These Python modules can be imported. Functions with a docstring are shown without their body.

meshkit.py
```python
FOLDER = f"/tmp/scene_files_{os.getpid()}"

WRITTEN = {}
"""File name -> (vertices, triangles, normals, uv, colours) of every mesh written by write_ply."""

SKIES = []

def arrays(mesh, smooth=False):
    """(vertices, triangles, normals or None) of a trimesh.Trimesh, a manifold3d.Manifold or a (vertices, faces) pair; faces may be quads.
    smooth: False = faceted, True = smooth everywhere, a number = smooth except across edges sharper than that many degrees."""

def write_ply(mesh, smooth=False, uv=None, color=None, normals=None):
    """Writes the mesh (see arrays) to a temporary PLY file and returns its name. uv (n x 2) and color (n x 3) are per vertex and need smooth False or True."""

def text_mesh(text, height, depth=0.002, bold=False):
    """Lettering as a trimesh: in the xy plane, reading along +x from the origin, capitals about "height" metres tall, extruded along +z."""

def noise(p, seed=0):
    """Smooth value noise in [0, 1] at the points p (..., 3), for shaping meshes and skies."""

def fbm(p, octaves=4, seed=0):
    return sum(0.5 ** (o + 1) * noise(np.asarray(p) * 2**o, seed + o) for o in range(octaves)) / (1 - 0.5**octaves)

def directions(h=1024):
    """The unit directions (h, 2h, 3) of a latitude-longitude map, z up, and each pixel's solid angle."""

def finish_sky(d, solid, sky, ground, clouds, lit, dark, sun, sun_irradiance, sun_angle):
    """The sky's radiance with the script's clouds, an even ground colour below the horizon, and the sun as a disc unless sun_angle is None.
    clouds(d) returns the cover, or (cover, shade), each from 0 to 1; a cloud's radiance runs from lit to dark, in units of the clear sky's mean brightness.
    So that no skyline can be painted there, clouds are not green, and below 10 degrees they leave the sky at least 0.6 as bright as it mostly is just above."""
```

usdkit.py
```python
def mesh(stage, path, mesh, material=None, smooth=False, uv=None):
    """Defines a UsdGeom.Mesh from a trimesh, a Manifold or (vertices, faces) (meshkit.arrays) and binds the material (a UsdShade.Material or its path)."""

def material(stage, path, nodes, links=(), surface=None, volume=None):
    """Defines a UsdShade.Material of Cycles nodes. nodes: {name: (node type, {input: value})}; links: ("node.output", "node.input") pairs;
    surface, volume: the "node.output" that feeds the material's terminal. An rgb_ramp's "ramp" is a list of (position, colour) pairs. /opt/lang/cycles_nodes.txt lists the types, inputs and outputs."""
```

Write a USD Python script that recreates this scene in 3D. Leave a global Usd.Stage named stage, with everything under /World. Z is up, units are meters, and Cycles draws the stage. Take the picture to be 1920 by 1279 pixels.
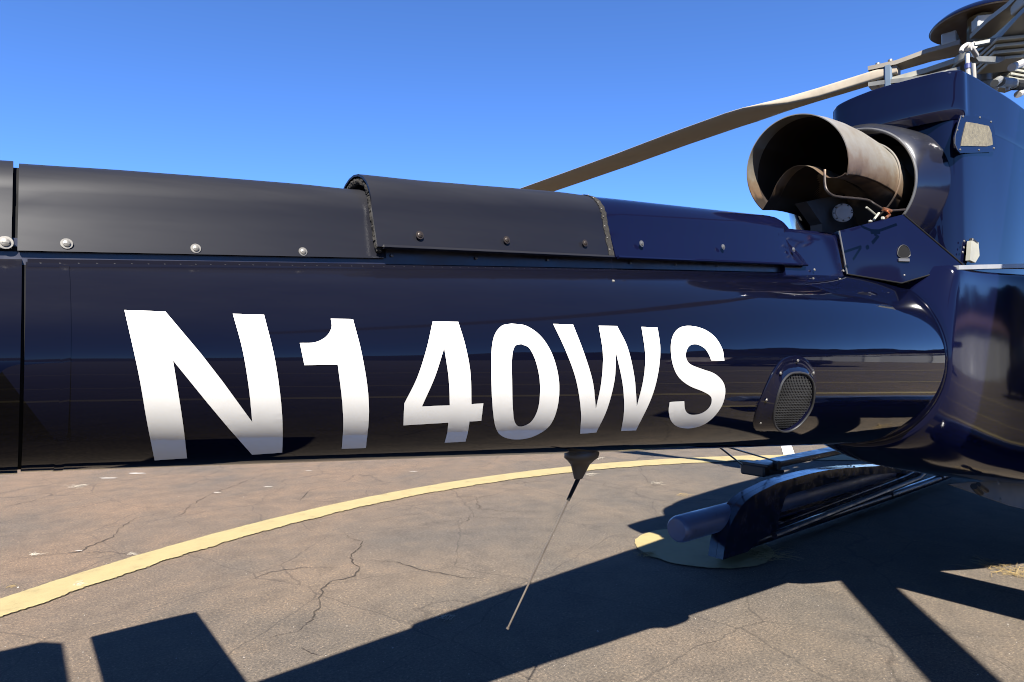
import math, random
import numpy as np, trimesh, usdkit, meshkit
from shapely.geometry import Polygon, LineString, Point
from shapely import affinity
from pxr import Usd, UsdGeom, UsdLux, UsdShade, Gf, Sdf

stage = Usd.Stage.CreateInMemory()
UsdGeom.SetStageUpAxis(stage, UsdGeom.Tokens.z)
UsdGeom.SetStageMetersPerUnit(stage, 1.0)
UsdGeom.Xform.Define(stage, '/World'); UsdGeom.Scope.Define(stage, '/World/Looks')
V = lambda *a: np.array(a, float)

# ------------------------------------------------------------------ camera, sky, sun, exposure
F_PX, YAW, PITCH, EYE = 1172.8, .898, .0258, V(0, 0, 1.3193)
fw = V(math.cos(YAW) * math.cos(PITCH), math.sin(YAW) * math.cos(PITCH), math.sin(PITCH))
rt = V(math.sin(YAW), -math.cos(YAW), 0); up = np.cross(rt, fw)
cam = UsdGeom.Camera.Define(stage, '/World/camera')
cam.CreateHorizontalApertureAttr(36.0); cam.CreateVerticalApertureAttr(36.0 * 1279 / 1920)
cam.CreateFocalLengthAttr(36.0 * F_PX / 1920); cam.CreateClippingRangeAttr(Gf.Vec2f(.05, 5000))
cam.CreateExposureAttr(2.68)
m = np.eye(4); m[0, :3], m[1, :3], m[2, :3], m[3, :3] = rt, up, -fw, EYE
cam.AddTransformOp().Set(Gf.Matrix4d(*m.ravel().tolist()))

SUN_AZ, SUN_EL = .9529, .7695                      # direction the light travels (from +x to +y), and the sun's elevation
to_sun = V(-math.cos(SUN_AZ) * math.cos(SUN_EL), -math.sin(SUN_AZ) * math.cos(SUN_EL), math.sin(SUN_EL))
dome = UsdLux.DomeLight.Define(stage, '/World/sky')
sky = usdkit.material(stage, '/World/Looks/sky', {
    's': ('sky_texture', {'sky_type': 'single_scattering', 'sun_disc': False, 'sun_elevation': SUN_EL, 'sun_rotation': math.atan2(to_sun[0], to_sun[1]),
                          'altitude': 300.0, 'air_density': 0.52, 'aerosol_density': 0.0, 'ozone_density': 13.0}),
    'b': ('background_shader', {'strength': 0.056})}, [('s.color', 'b.color')], surface='b.background')
UsdShade.MaterialBindingAPI.Apply(dome.GetPrim()).Bind(sky)
dome.GetPrim().SetCustomDataByKey('kind', 'structure')
sun = UsdLux.DistantLight.Define(stage, '/World/sun')
sun.CreateIntensityAttr(1.25); sun.CreateAngleAttr(0.53); sun.CreateColorAttr(Gf.Vec3f(1.0, .955, .88)); sun.GetPrim().CreateAttribute('inputs:normalize', Sdf.ValueTypeNames.Bool).Set(True)
zx = to_sun; xx = np.cross([0, 0, 1.], zx); xx /= np.linalg.norm(xx); yx = np.cross(zx, xx)
m = np.eye(4); m[0, :3], m[1, :3], m[2, :3] = xx, yx, zx
sun.AddTransformOp().Set(Gf.Matrix4d(*m.ravel().tolist()))

# ------------------------------------------------------------------ helpers
def ray(px, py): return (px - 960) / F_PX * rt - (py - 639.5) / F_PX * up + fw
def at_y(px, py, Y): d = ray(px, py); return EYE + d * (Y / d[1])            # where a sight line meets a lengthwise upright plane
def at_z(px, py, Z=0.): d = ray(px, py); return EYE + d * ((Z - EYE[2]) / d[2])
def at_plane(px, py, p, n): d = ray(px, py); return EYE + d * (np.dot(np.subtract(p, EYE), n) / np.dot(d, n))

used = {}
def numbered(path):
    k = used.get(path, 0); used[path] = k + 1
    return path if k == 0 else f'{path}_{k:03d}'
def data(prim, **kw):
    for k, v in kw.items():
        if v: prim.SetCustomDataByKey(k, v)
    return prim
def thing(name, label=None, category=None, group=None, kind=None, loc=(0, 0, 0)):
    x = UsdGeom.Xform.Define(stage, numbered('/World/' + name)); x.AddTranslateOp().Set(Gf.Vec3d(*map(float, loc)))
    return data(x.GetPrim(), label=label, category=category, group=group, kind=kind)
def obj(name, mesh, mat, parent=None, smooth=35, label=None, category=None, group=None, kind=None):
    base = str(parent.GetPath()) if parent else '/World'
    return data(usdkit.mesh(stage, numbered(base + '/' + name), mesh, MAT[mat], smooth=smooth).GetPrim(), label=label, category=category, group=group, kind=kind)
cat = lambda ms: trimesh.util.concatenate([x for x in ms if x is not None])

def loft(rings, closed=True, cap0=False, cap1=False):
    R = np.asarray(rings, float); n, k = R.shape[:2]; v = R.reshape(-1, 3); f = []
    kk = k if closed else k - 1
    for i in range(n - 1):
        a = i * k + np.arange(kk); b = i * k + (np.arange(kk) + 1) % k
        f += [np.stack([a, b, b + k], 1), np.stack([a, b + k, a + k], 1)]
    f = np.vstack(f)
    for on, i, flip in ((cap0, 0, True), (cap1, n - 1, False)):
        if on:
            v = np.vstack([v, R[i].mean(0)]); c = len(v) - 1; a = i * k + np.arange(k); b = i * k + (np.arange(k) + 1) % k
            t = np.stack([a, b, np.full(k, c)], 1); f = np.vstack([f, t[:, ::-1] if flip else t])
    t = trimesh.Trimesh(v, f, process=False)
    return t
def outward(t): trimesh.repair.fix_normals(t, multibody=True); return t
def box(c, e, M=None, bev=.004):
    """a box with chamfered edges, centre c, extents e, rotated by M"""
    e = np.asarray(e, float) / 2; b = min(bev, e.min() * .45); p = []
    for s in np.array(np.meshgrid([-1, 1], [-1, 1], [-1, 1])).T.reshape(-1, 3):
        for k in range(3):
            q = e.copy() - b; q[k] = e[k]; p.append(s * q)
    t = trimesh.convex.convex_hull(np.array(p))
    if M is not None: t.vertices = t.vertices @ np.asarray(M).T
    t.apply_translation(c); return t
def frame(d, upv=(0, 0, 1)):
    d = np.asarray(d, float); d = d / np.linalg.norm(d); a = np.cross(upv, d)
    if np.linalg.norm(a) < 1e-4: a = np.cross((1, 0, 0), d)
    a /= np.linalg.norm(a); return np.stack([a, np.cross(d, a), d], 1)       # columns x, y, z(=d)
def bar(p, q, w, h, bev=.003, upv=(0, 0, 1)):
    p, q = np.asarray(p, float), np.asarray(q, float); return box((p + q) / 2, (w, h, np.linalg.norm(q - p)), frame(q - p, upv), bev)
def tube(pts, r, n=10, cap=True):
    P = np.asarray(pts, float); r = np.broadcast_to(r, len(P)); T = np.gradient(P, axis=0); T /= np.linalg.norm(T, axis=1)[:, None]
    a = np.linspace(0, 2 * np.pi, n, endpoint=False); rings = []; x = frame(T[0])[:, 0]
    for p, t, rr in zip(P, T, r):
        x = x - t * (x @ t); x /= np.linalg.norm(x); y = np.cross(t, x)
        rings.append(p + rr * (np.cos(a)[:, None] * x + np.sin(a)[:, None] * y))
    return outward(loft(rings, True, cap, cap))
def curve(pts, n=8):
    """smooth curve through points (Catmull-Rom)"""
    P = np.asarray(pts, float); P = np.vstack([2 * P[0] - P[1], P, 2 * P[-1] - P[-2]]); o = []
    for i in range(1, len(P) - 2):
        for t in np.linspace(0, 1, n, endpoint=False):
            o.append(.5 * (2 * P[i] + (P[i + 1] - P[i - 1]) * t + (2 * P[i - 1] - 5 * P[i] + 4 * P[i + 1] - P[i + 2]) * t * t + (3 * P[i] - P[i - 1] - 3 * P[i + 1] + P[i + 2]) * t ** 3))
    return np.array(o + [P[-2]])
def lathe(profile, c=(0, 0, 0), d=(0, 0, 1), n=24, cap=False):
    """profile: (r, h) pairs turned about the axis d through c"""
    M = frame(d); a = np.linspace(0, 2 * np.pi, n, endpoint=False)
    return outward(loft([np.asarray(c) + r * (np.cos(a)[:, None] * M[:, 0] + np.sin(a)[:, None] * M[:, 1]) + h * M[:, 2] for r, h in profile], True, cap, cap))
def slab(outline, thick, nrm):
    """a plate: closed 3-D outline (nearly flat) with thickness towards -nrm"""
    P = np.asarray(outline, float); nrm = np.asarray(nrm, float) / np.linalg.norm(nrm); M = frame(nrm); c = P.mean(0); q = (P - c) @ M
    pg = Polygon(q[:, :2]); t = trimesh.creation.extrude_polygon(pg if pg.is_valid else pg.buffer(0), thick, engine='earcut')
    off = q[:, 2].mean(); t.vertices = c + (t.vertices - [0, 0, thick - off]) @ M.T
    return t

# ------------------------------------------------------------------ materials
MAT = {}
def mat(name, nodes, links, surface='p.BSDF'): MAT[name] = usdkit.material(stage, '/World/Looks/' + name, nodes, links, surface=surface)
def plain(name, col, rough=.5, metal=0., coat=0., var=.12, scale=9., bump=0., bscale=200., spec=.5, rvar=.12, k=.38):
    c = np.asarray(col, float) * k
    if rough > .7: spec = min(spec, .1)
    n = {'g': ('geometry', {}), 'n': ('noise_texture', {'scale': scale, 'detail': 5.0, 'roughness': .6}),
         'r': ('rgb_ramp', {'ramp': [(.25, c * (1 - var)), (.75, np.minimum(c * (1 + var), 1))]}),
         'q': ('map_range', {'from_min': .3, 'from_max': .7, 'to_min': max(rough - rvar, .02), 'to_max': min(rough + rvar, 1.), 'clamp': True}),
         'p': ('principled_bsdf', {'metallic': metal, 'coat_weight': coat, 'coat_roughness': .04, 'specular_ior_level': spec})}
    l = [('g.position', 'n.vector'), ('n.fac', 'r.fac'), ('r.color', 'p.base_color'), ('n.fac', 'q.value'), ('q.result', 'p.roughness')]
    if bump:
        n['n2'] = ('noise_texture', {'scale': bscale, 'detail': 4.0}); n['b'] = ('bump', {'strength': bump, 'distance': .002})
        l += [('g.position', 'n2.vector'), ('n2.fac', 'b.height'), ('b.normal', 'p.normal')]
    mat(name, n, l)

def paint(name, base, dust, dust_at, rough_lo, rough_hi, spec=.36, spec_dull=None):
    """navy gloss paint; a dull film of dust lies on it towards the tail (lower x), with fine lengthwise wipe streaks"""
    n = {'g': ('geometry', {}), 'x': ('separate_xyz', {}), 'm': ('map_range', {'from_min': dust_at[0], 'from_max': dust_at[1], 'to_min': 1., 'to_max': 0., 'clamp': True}),
         'mp': ('mapping', {'scale': (1.2, 9., 9.)}), 'n': ('noise_texture', {'scale': 2.2, 'detail': 6., 'roughness': .62}),
         'nr': ('map_range', {'from_min': .3, 'from_max': .7, 'to_min': .7, 'to_max': 1.1, 'clamp': True}),
         'f0': ('math', {'math_type': 'multiply', 'use_clamp': True}), 'f': ('math', {'math_type': 'multiply', 'use_clamp': True}), 'gz': ('separate_xyz', {}), 'uz': ('map_range', {'from_min': -.1, 'from_max': .8, 'to_min': .0, 'to_max': 1., 'clamp': True}),
         'c': ('mix_color', {'a': base, 'b': dust}),
         'rr': ('map_range', {'from_min': 0., 'from_max': 1., 'to_min': rough_lo, 'to_max': rough_hi, 'clamp': True}),
         'wn': ('noise_texture', {'scale': 5., 'detail': 2.}), 'b': ('bump', {'strength': .10, 'distance': .004}),
         'sp': ('map_range', {'from_min': 0., 'from_max': 1., 'to_min': spec, 'to_max': spec_dull or spec, 'clamp': True}), 'p': ('principled_bsdf', {'ior': 1.5})}
    l = [('g.position', 'x.vector'), ('x.x', 'm.value'), ('g.position', 'mp.vector'), ('mp.vector', 'n.vector'), ('n.fac', 'nr.value'), ('m.result', 'f0.value1'), ('nr.result', 'f0.value2'), ('g.normal', 'gz.vector'), ('gz.z', 'uz.value'), ('f0.value', 'f.value1'), ('uz.result', 'f.value2'),
         ('f.value', 'c.fac'), ('c.result', 'p.base_color'), ('f.value', 'rr.value'), ('rr.result', 'p.roughness'), ('g.position', 'wn.vector'), ('wn.fac', 'b.height'), ('b.normal', 'p.normal'), ('m.result', 'sp.value'), ('sp.result', 'p.specular_ior_level')]
    mat(name, n, l)
paint('navy_paint', (.0006, .0008, .0032), (.0036, .0036, .0054), (-.2, 2.2), .03, .2, .5, .11)
paint('navy_cowl_paint', (.0011, .0014, .0064), (.006, .006, .009), (-2., -1.), .04, .1, .33)
paint('cover_paint', (.0022, .0023, .0042), (.0052, .0052, .0064), (1.2, 1.6), .28, .5, .22)
paint('navy_fuselage', (.0013, .0017, .0078), (.006, .006, .009), (-2., -1.), .09, .1, .20)
paint('hood_paint', (.0018, .0022, .007), (.0085, .0088, .0102), (8., 9.), .12, .26, .5)
paint('navy_gloss', (.0012, .0014, .005), (.006, .006, .009), (-2., -1.), .06, .1, .3)
plain('white_vinyl', (.265, .26, .252), .45, var=.02, k=1.)
plain('black_gap', (.006, .006, .007), .8)
plain('foam_seal', (.030, .028, .026), .95, var=.5, scale=160, bump=1., bscale=260)
plain('steel_screw', (.26, .245, .22), .5, metal=.6, var=.2, scale=60)
plain('pipe_steel', (.40, .37, .33), .38, metal=.85, var=.18, scale=14, bump=.1)
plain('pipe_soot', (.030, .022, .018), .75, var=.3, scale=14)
plain('dark_metal', (.02, .02, .022), .5, metal=.3, var=.3)
plain('navy_dark', (.006, .007, .022), .35)
plain('rim_grey', (.12, .12, .125), .35, metal=.3, var=.1)
plain('light_grey', (.42, .42, .40), .5, var=.1)
plain('blade_root', (.30, .265, .215), .5, var=.08)
plain('hub_grey', (.22, .22, .20), .45, metal=.2, var=.15)
plain('hub_tan', (.34, .33, .27), .5, var=.15)
plain('dome_brown', (.13, .085, .055), .55, var=.35, scale=20)
plain('white_part', (.50, .47, .43), .45)
plain('band_blue', (.02, .03, .16), .4)
plain('cloth_blue', (.06, .11, .18), .7)
plain('copper', (.42, .18, .09), .4, metal=.8, var=.3, scale=60)
plain('brown_plastic', (.055, .038, .022), .5)
plain('mesh_wire', (.025, .025, .025), .55, metal=.3)
plain('grille_cloth', (.15, .13, .085), .7, var=.35, scale=60, bump=.8, bscale=300)
plain('float_blue', (.085, .115, .21), .45, var=.2, scale=12, bump=.3, bscale=60)
plain('pod_blue', (.006, .010, .030), .16, var=.2)
plain('plate_grey', (.16, .16, .165), .5, var=.1)
plain('stripe_silver', (.30, .30, .30), .4, var=.1)
plain('disc_grey', (.36, .34, .34), .6, var=.15, scale=50)
plain('hill_scrub', (.028, .026, .014), .95, var=.5, scale=.05)
plain('shed_white', (.34, .34, .33), .6)
plain('shed_door', (.24, .24, .24), .6)
plain('shed_roof', (.10, .035, .03), .6)
plain('glass_dark', (.01, .012, .014), .08)
plain('rubber', (.015, .015, .015), .8)
plain('white_gloss', (.70, .70, .70), .25)
plain('straw', (.36, .26, .12), .8, var=.25, scale=30)
plain('straw_pale', (.5, .45, .37), .8, var=.2, scale=30)
plain('grit_pale', (.5, .46, .42), .8, var=.3, scale=30)
plain('crack_dark', (.062, .050, .040), .95, var=.4, scale=30)
# exhaust steel: random brown heat stains, plus underside shade painted darker by height
MAT['pipe_steel'] = usdkit.material(stage, '/World/Looks/pipe_steel_heat_shade', {
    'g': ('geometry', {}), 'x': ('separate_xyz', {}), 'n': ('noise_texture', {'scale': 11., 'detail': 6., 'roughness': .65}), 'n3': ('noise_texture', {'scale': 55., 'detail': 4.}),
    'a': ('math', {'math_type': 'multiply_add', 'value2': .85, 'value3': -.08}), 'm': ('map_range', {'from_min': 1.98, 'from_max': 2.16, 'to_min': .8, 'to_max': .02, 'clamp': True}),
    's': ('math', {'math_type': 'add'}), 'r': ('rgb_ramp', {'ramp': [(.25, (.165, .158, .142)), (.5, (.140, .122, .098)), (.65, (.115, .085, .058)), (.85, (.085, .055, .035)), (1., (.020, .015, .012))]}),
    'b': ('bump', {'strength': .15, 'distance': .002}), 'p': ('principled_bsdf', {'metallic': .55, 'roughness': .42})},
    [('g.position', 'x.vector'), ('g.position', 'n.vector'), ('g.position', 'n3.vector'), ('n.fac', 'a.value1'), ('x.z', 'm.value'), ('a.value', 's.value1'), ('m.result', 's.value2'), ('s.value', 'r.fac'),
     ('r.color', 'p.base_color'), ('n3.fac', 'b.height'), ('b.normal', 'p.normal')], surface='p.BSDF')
# blade: grey skin stained tan by red dust
plain('blade_tan', (.37, .31, .23), .6, var=.2, scale=6)
# asphalt: aggregate speckle, broad stains, red dust on the far left
def asphalt():
    n = {'g': ('geometry', {}), 'x': ('separate_xyz', {}),
         'n1': ('noise_texture', {'scale': .9, 'detail': 6., 'roughness': .6, 'distortion': .6}), 'n2': ('noise_texture', {'scale': 5.5, 'detail': 5., 'roughness': .6}),
         'n3': ('noise_texture', {'scale': 75., 'detail': 6., 'roughness': .85}), 'v': ('voronoi_texture', {'scale': 210.}),
         'r1': ('rgb_ramp', {'ramp': [(.3, (.039, .0330, .0265)), (.5, (.0485, .0390, .0293)), (.7, (.060, .0460, .0325))]}),
         'r2': ('rgb_ramp', {'ramp': [(.32, (.78, .78, .78)), (.55, (1, 1, 1)), (.75, (1.12, 1.07, 1.02))]}),
         'r3': ('rgb_ramp', {'ramp': [(.36, (.40, .40, .41)), (.5, (1, 1, 1)), (.64, (1.7, 1.67, 1.6))]}),
         'wn': ('noise_texture', {'scale': 3.0, 'detail': 5.}), 'wa': ('mix_color', {'fac': .16, 'blend_type': 'add', 'use_clamp': False}), 've': ('voronoi_texture', {'feature': 'distance_to_edge', 'scale': 1.15}), 've2': ('voronoi_texture', {'feature': 'distance_to_edge', 'scale': 3.1}),
         'k1': ('map_range', {'from_min': .002, 'from_max': .0075, 'to_min': .64, 'to_max': 1., 'clamp': True}), 'k2': ('map_range', {'from_min': .003, 'from_max': .012, 'to_min': .86, 'to_max': 1., 'clamp': True}), 'km': ('mix_float', {'b': 1.}), 'kr': ('map_range', {'from_min': .44, 'from_max': .56, 'to_min': 0., 'to_max': 1., 'clamp': True}), 'kn': ('noise_texture', {'scale': .8, 'detail': 3.}),
         'kk': ('math', {'math_type': 'multiply'}), 'm4': ('mix_color', {'blend_type': 'multiply', 'fac': 1., 'use_clamp': False}), 'kc': ('combine_color', {}),
         'rv': ('rgb_ramp', {'ramp': [(0., (.9, .9, .9)), (.93, (1, 1, 1)), (.97, (1.6, 1.55, 1.5)), (1., (1.9, 1.8, 1.7))]}), 'sv': ('separate_color', {}),
         'd1': ('math', {'math_type': 'multiply', 'value2': -.55}), 'd2': ('math', {'math_type': 'add'}), 'dm': ('map_range', {'from_min': 1.9, 'from_max': 4.8, 'to_min': 0., 'to_max': .9, 'clamp': True}),
         'dn': ('math', {'math_type': 'multiply_add', 'value2': 1.6, 'value3': -.3, 'use_clamp': True}), 'df': ('math', {'math_type': 'multiply'}),
         'dc': ('mix_color', {'b': (.078, .050, .031)}), 'm1': ('mix_color', {'blend_type': 'multiply', 'fac': 1., 'use_clamp': False}), 'm2': ('mix_color', {'blend_type': 'multiply', 'fac': 1., 'use_clamp': False}),
         'm3': ('mix_color', {'blend_type': 'multiply', 'fac': 1., 'use_clamp': False}), 'b': ('bump', {'strength': .55, 'distance': .004}), 'p': ('principled_bsdf', {'roughness': .9, 'specular_ior_level': .25})}
    l = [('g.position', 'x.vector')] + [('g.position', f'{k}.vector') for k in ('n1', 'n2', 'n3', 'v')] + [
        ('n1.fac', 'r1.fac'), ('n2.fac', 'r2.fac'), ('n3.fac', 'r3.fac'), ('v.color', 'sv.color'), ('sv.r', 'rv.fac'), ('x.x', 'd1.value1'), ('d1.value', 'd2.value1'), ('x.y', 'd2.value2'), ('d2.value', 'dm.value'),
        ('n1.fac', 'dn.value1'), ('dn.value', 'df.value1'), ('dm.result', 'df.value2'), ('df.value', 'dc.fac'), ('r1.color', 'dc.a'), ('dc.result', 'm1.a'), ('r2.color', 'm1.b'), ('m1.result', 'm2.a'), ('r3.color', 'm2.b'),
        ('m2.result', 'm3.a'), ('rv.color', 'm3.b'), ('g.position', 'wn.vector'), ('g.position', 'wa.a'), ('wn.color', 'wa.b'), ('wa.result', 've.vector'), ('wa.result', 've2.vector'), ('ve.distance', 'k1.value'), ('ve2.distance', 'k2.value'), ('g.position', 'kn.vector'), ('kn.fac', 'kr.value'), ('kr.result', 'km.fac'), ('k2.result', 'km.a'), ('km.result', 'kk.value1'), ('k1.result', 'kk.value2'), ('kk.value', 'kc.r'), ('kk.value', 'kc.g'), ('kk.value', 'kc.b'), ('m3.result', 'm4.a'), ('kc.color', 'm4.b'), ('m4.result', 'p.base_color'), ('n3.fac', 'b.height'), ('b.normal', 'p.normal')]
    mat('asphalt', n, l)
asphalt()
def road_paint(name, col):
    n = {'g': ('geometry', {}), 'n': ('noise_texture', {'scale': 6., 'detail': 8., 'roughness': .7}), 'n2': ('noise_texture', {'scale': 150., 'detail': 3.}),
         'r': ('rgb_ramp', {'ramp': [(.3, np.multiply(col, .68)), (.42, np.multiply(col, .93)), (.5, col), (.72, np.minimum(np.multiply(col, 1.08), .9))]}), 'r2': ('rgb_ramp', {'ramp': [(.25, (.78, .76, .72)), (.45, (1, 1, 1))]}),
         'm': ('mix_color', {'blend_type': 'multiply', 'fac': 1.}), 'b': ('bump', {'strength': .4, 'distance': .003}), 'p': ('principled_bsdf', {'roughness': .8, 'specular_ior_level': .3})}
    mat(name, n, [('g.position', 'n.vector'), ('g.position', 'n2.vector'), ('n.fac', 'r.fac'), ('n2.fac', 'r2.fac'), ('r.color', 'm.a'), ('r2.color', 'm.b'), ('m.result', 'p.base_color'), ('n2.fac', 'b.height'), ('b.normal', 'p.normal')])
road_paint('yellow_road_paint', (.146, .116, .053)); road_paint('white_road_paint', (.34, .335, .32)); road_paint('yellow_pad_paint', (.150, .118, .050))

# ------------------------------------------------------------------ ground
rng = random.Random(5); nrg = np.random.default_rng(5)
tarmac = thing('tarmac', kind='structure')
g = trimesh.Trimesh([[-900, -900, 0], [900, -900, 0], [900, 900, 0], [-900, 900, 0]], [[0, 1, 2], [0, 2, 3]], process=False)
obj('surface', g, 'asphalt', tarmac, smooth=False)
def sheet(pg, z, name, m, **kw):
    gs = [trimesh.creation.triangulate_polygon(q, engine='earcut') for q in getattr(pg, 'geoms', [pg])]
    t = cat([trimesh.Trimesh(np.c_[v, np.full(len(v), z)], f, process=False) for v, f in gs])
    nz = t.face_normals[:, 2]; f = t.faces.copy(); f[nz < 0] = f[nz < 0][:, ::-1]
    return obj(name, trimesh.Trimesh(t.vertices, f, process=False), m, smooth=False, **kw)
Z1 = lambda p, q: (p * .34316, q * .34316 + 840)            # readings taken off enlarged views of the photograph
Z2 = lambda p, q: (440 + p * .2963, 900 + q * .2963)
def crack(pts, w):
    P = np.array([at_z(*p)[:2] for p in pts]); P = np.vstack([np.c_[np.linspace(a[0], b[0], 7)[:-1], np.linspace(a[1], b[1], 7)[:-1]] for a, b in zip(P[:-1], P[1:])] + [P[-1:]])
    L = np.linalg.norm(np.diff(P, axis=0), axis=1).mean(); P = P + nrg.normal(0, .22 * L, P.shape) * (np.arange(len(P)) % 6 != 0)[:, None]
    T = np.gradient(P, axis=0); N = np.c_[-T[:, 1], T[:, 0]] / np.maximum(np.linalg.norm(T, axis=1), 1e-6)[:, None]
    ww = .8 * w * np.clip(np.sin(np.linspace(.15, np.pi - .15, len(P))), .25, 1) * nrg.uniform(.35, 1.15, len(P))
    rings = np.stack([np.c_[P + N * ww[:, None] / 2, np.full(len(P), .0035)], np.c_[P - N * ww[:, None] / 2, np.full(len(P), .0035)]], 1)
    t = loft(rings, closed=False); f = t.faces.copy(); f[t.face_normals[:, 2] < 0] = f[t.face_normals[:, 2] < 0][:, ::-1]
    obj('crack', trimesh.Trimesh(t.vertices, f, process=False), 'crack_dark', tarmac, smooth=False)
for w, pts in ((.012, [Z1(*p) for p in ((0, 645), (120, 600), (230, 590), (430, 570), (530, 520), (620, 485), (650, 440), (740, 385), (880, 355))]),
               (.013, [Z1(*p) for p in ((940, 395), (1000, 360), (1030, 315), (1170, 245), (1260, 215), (1380, 170), (1480, 130))]),
               (.010, [Z1(*p) for p in ((0, 330), (90, 310), (180, 290), (350, 235))]),
               (.010, [Z1(*p) for p in ((1600, 262), (1640, 290), (1700, 230), (1865, 200))]),
               (.009, [Z1(*p) for p in ((1640, 290), (1750, 294), (1880, 302))]),
               (.008, [Z1(*p) for p in ((430, 575), (620, 570), (720, 590))]),
               (.011, [Z2(*p) for p in ((100, 630), (210, 590), (400, 560), (660, 555))]),
               (.016, [Z2(*p) for p in ((690, 330), (730, 370), (810, 390), (790, 430), (740, 470), (740, 520), (790, 560), (760, 610), (600, 650), (550, 700), (540, 800), (490, 880), (400, 960), (220, 1000))]),
               (.010, [Z2(*p) for p in ((830, 510), (1020, 520), (1170, 570), (1400, 610), (1640, 640))]),
               (.011, [Z2(*p) for p in ((1220, 95), (1530, 110), (1540, 160), (1560, 190), (1890, 200))]),
               (.009, [Z2(*p) for p in ((1530, 115), (1570, 105), (1640, 98))]),
               (.008, [Z2(*p) for p in ((1500, 210), (1470, 260), (1370, 300))]),
               (.008, [Z2(*p) for p in ((840, 270), (1100, 220), (1230, 208))]),
               (.008, [Z2(*p) for p in ((420, 1060), (480, 1100), (540, 1115))]),
               (.008, [(940, 910), (985, 905), (1060, 900)]), (.006, [(968, 857), (1090, 896), (1180, 922), (1290, 956)]), (.009, [(1195, 880), (1215, 905), (1260, 920), (1300, 925)]), (.009, [(1310, 860), (1335, 868), (1370, 880)])):  # the long straight one past the antenna is just a thin dark strip
    crack(pts, w)

# painted markings
def ragged(c, R, a0, a1, n, amp, seed):
    a = np.linspace(a0, a1, n); k = (meshkit.fbm(np.c_[a * 60, a * 0, a * 0 + seed], 4, seed) - .5) * 2 * amp + (meshkit.noise(np.c_[a * 900, a * 0, a * 0], seed + 9) - .5) * amp * .9
    return np.c_[c[0] + (R + k) * np.cos(a), c[1] + (R + k) * np.sin(a)]
a0, a1 = math.radians(20), math.radians(160)
line = Polygon(np.vstack([ragged((3.966, -1.873), 7.457, a0, a1, 1500, .008, 1), ragged((3.835, -1.578), 6.868, a0, a1, 1500, .022, 2)[::-1]])).buffer(0)
sheet(line, .008, 'yellow_curve_line', 'yellow_road_paint', label='pale yellow painted curve sweeping across the tarmac behind the tail boom', category='painted line')
a = np.linspace(0, 2 * np.pi, 220); k = (meshkit.fbm(np.c_[np.cos(a) * 6, np.sin(a) * 6, a * 0], 4, 3) - .5) * .05
sheet(Polygon(np.c_[3.76 + (.455 + k * .6) * np.cos(a), 2.60 + (.455 + k * .6) * np.sin(a)]), .008, 'yellow_pad', 'yellow_pad_paint', label='yellow painted disc on the tarmac under the tail end of the skid', category='painted disc')
w0, w1, w2, w3 = [at_z(*p)[:2] for p in ((1463, 831), (1483, 831), (1490, 852.5), (1469, 853.5))]
d = (w0 - w3) * 2.5
sheet(Polygon([w3, w2, w1 + d, w0 + d]), .008, 'white_bar', 'white_road_paint', label='short white painted bar on the far tarmac, seen under the tail boom', category='painted line')
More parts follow.
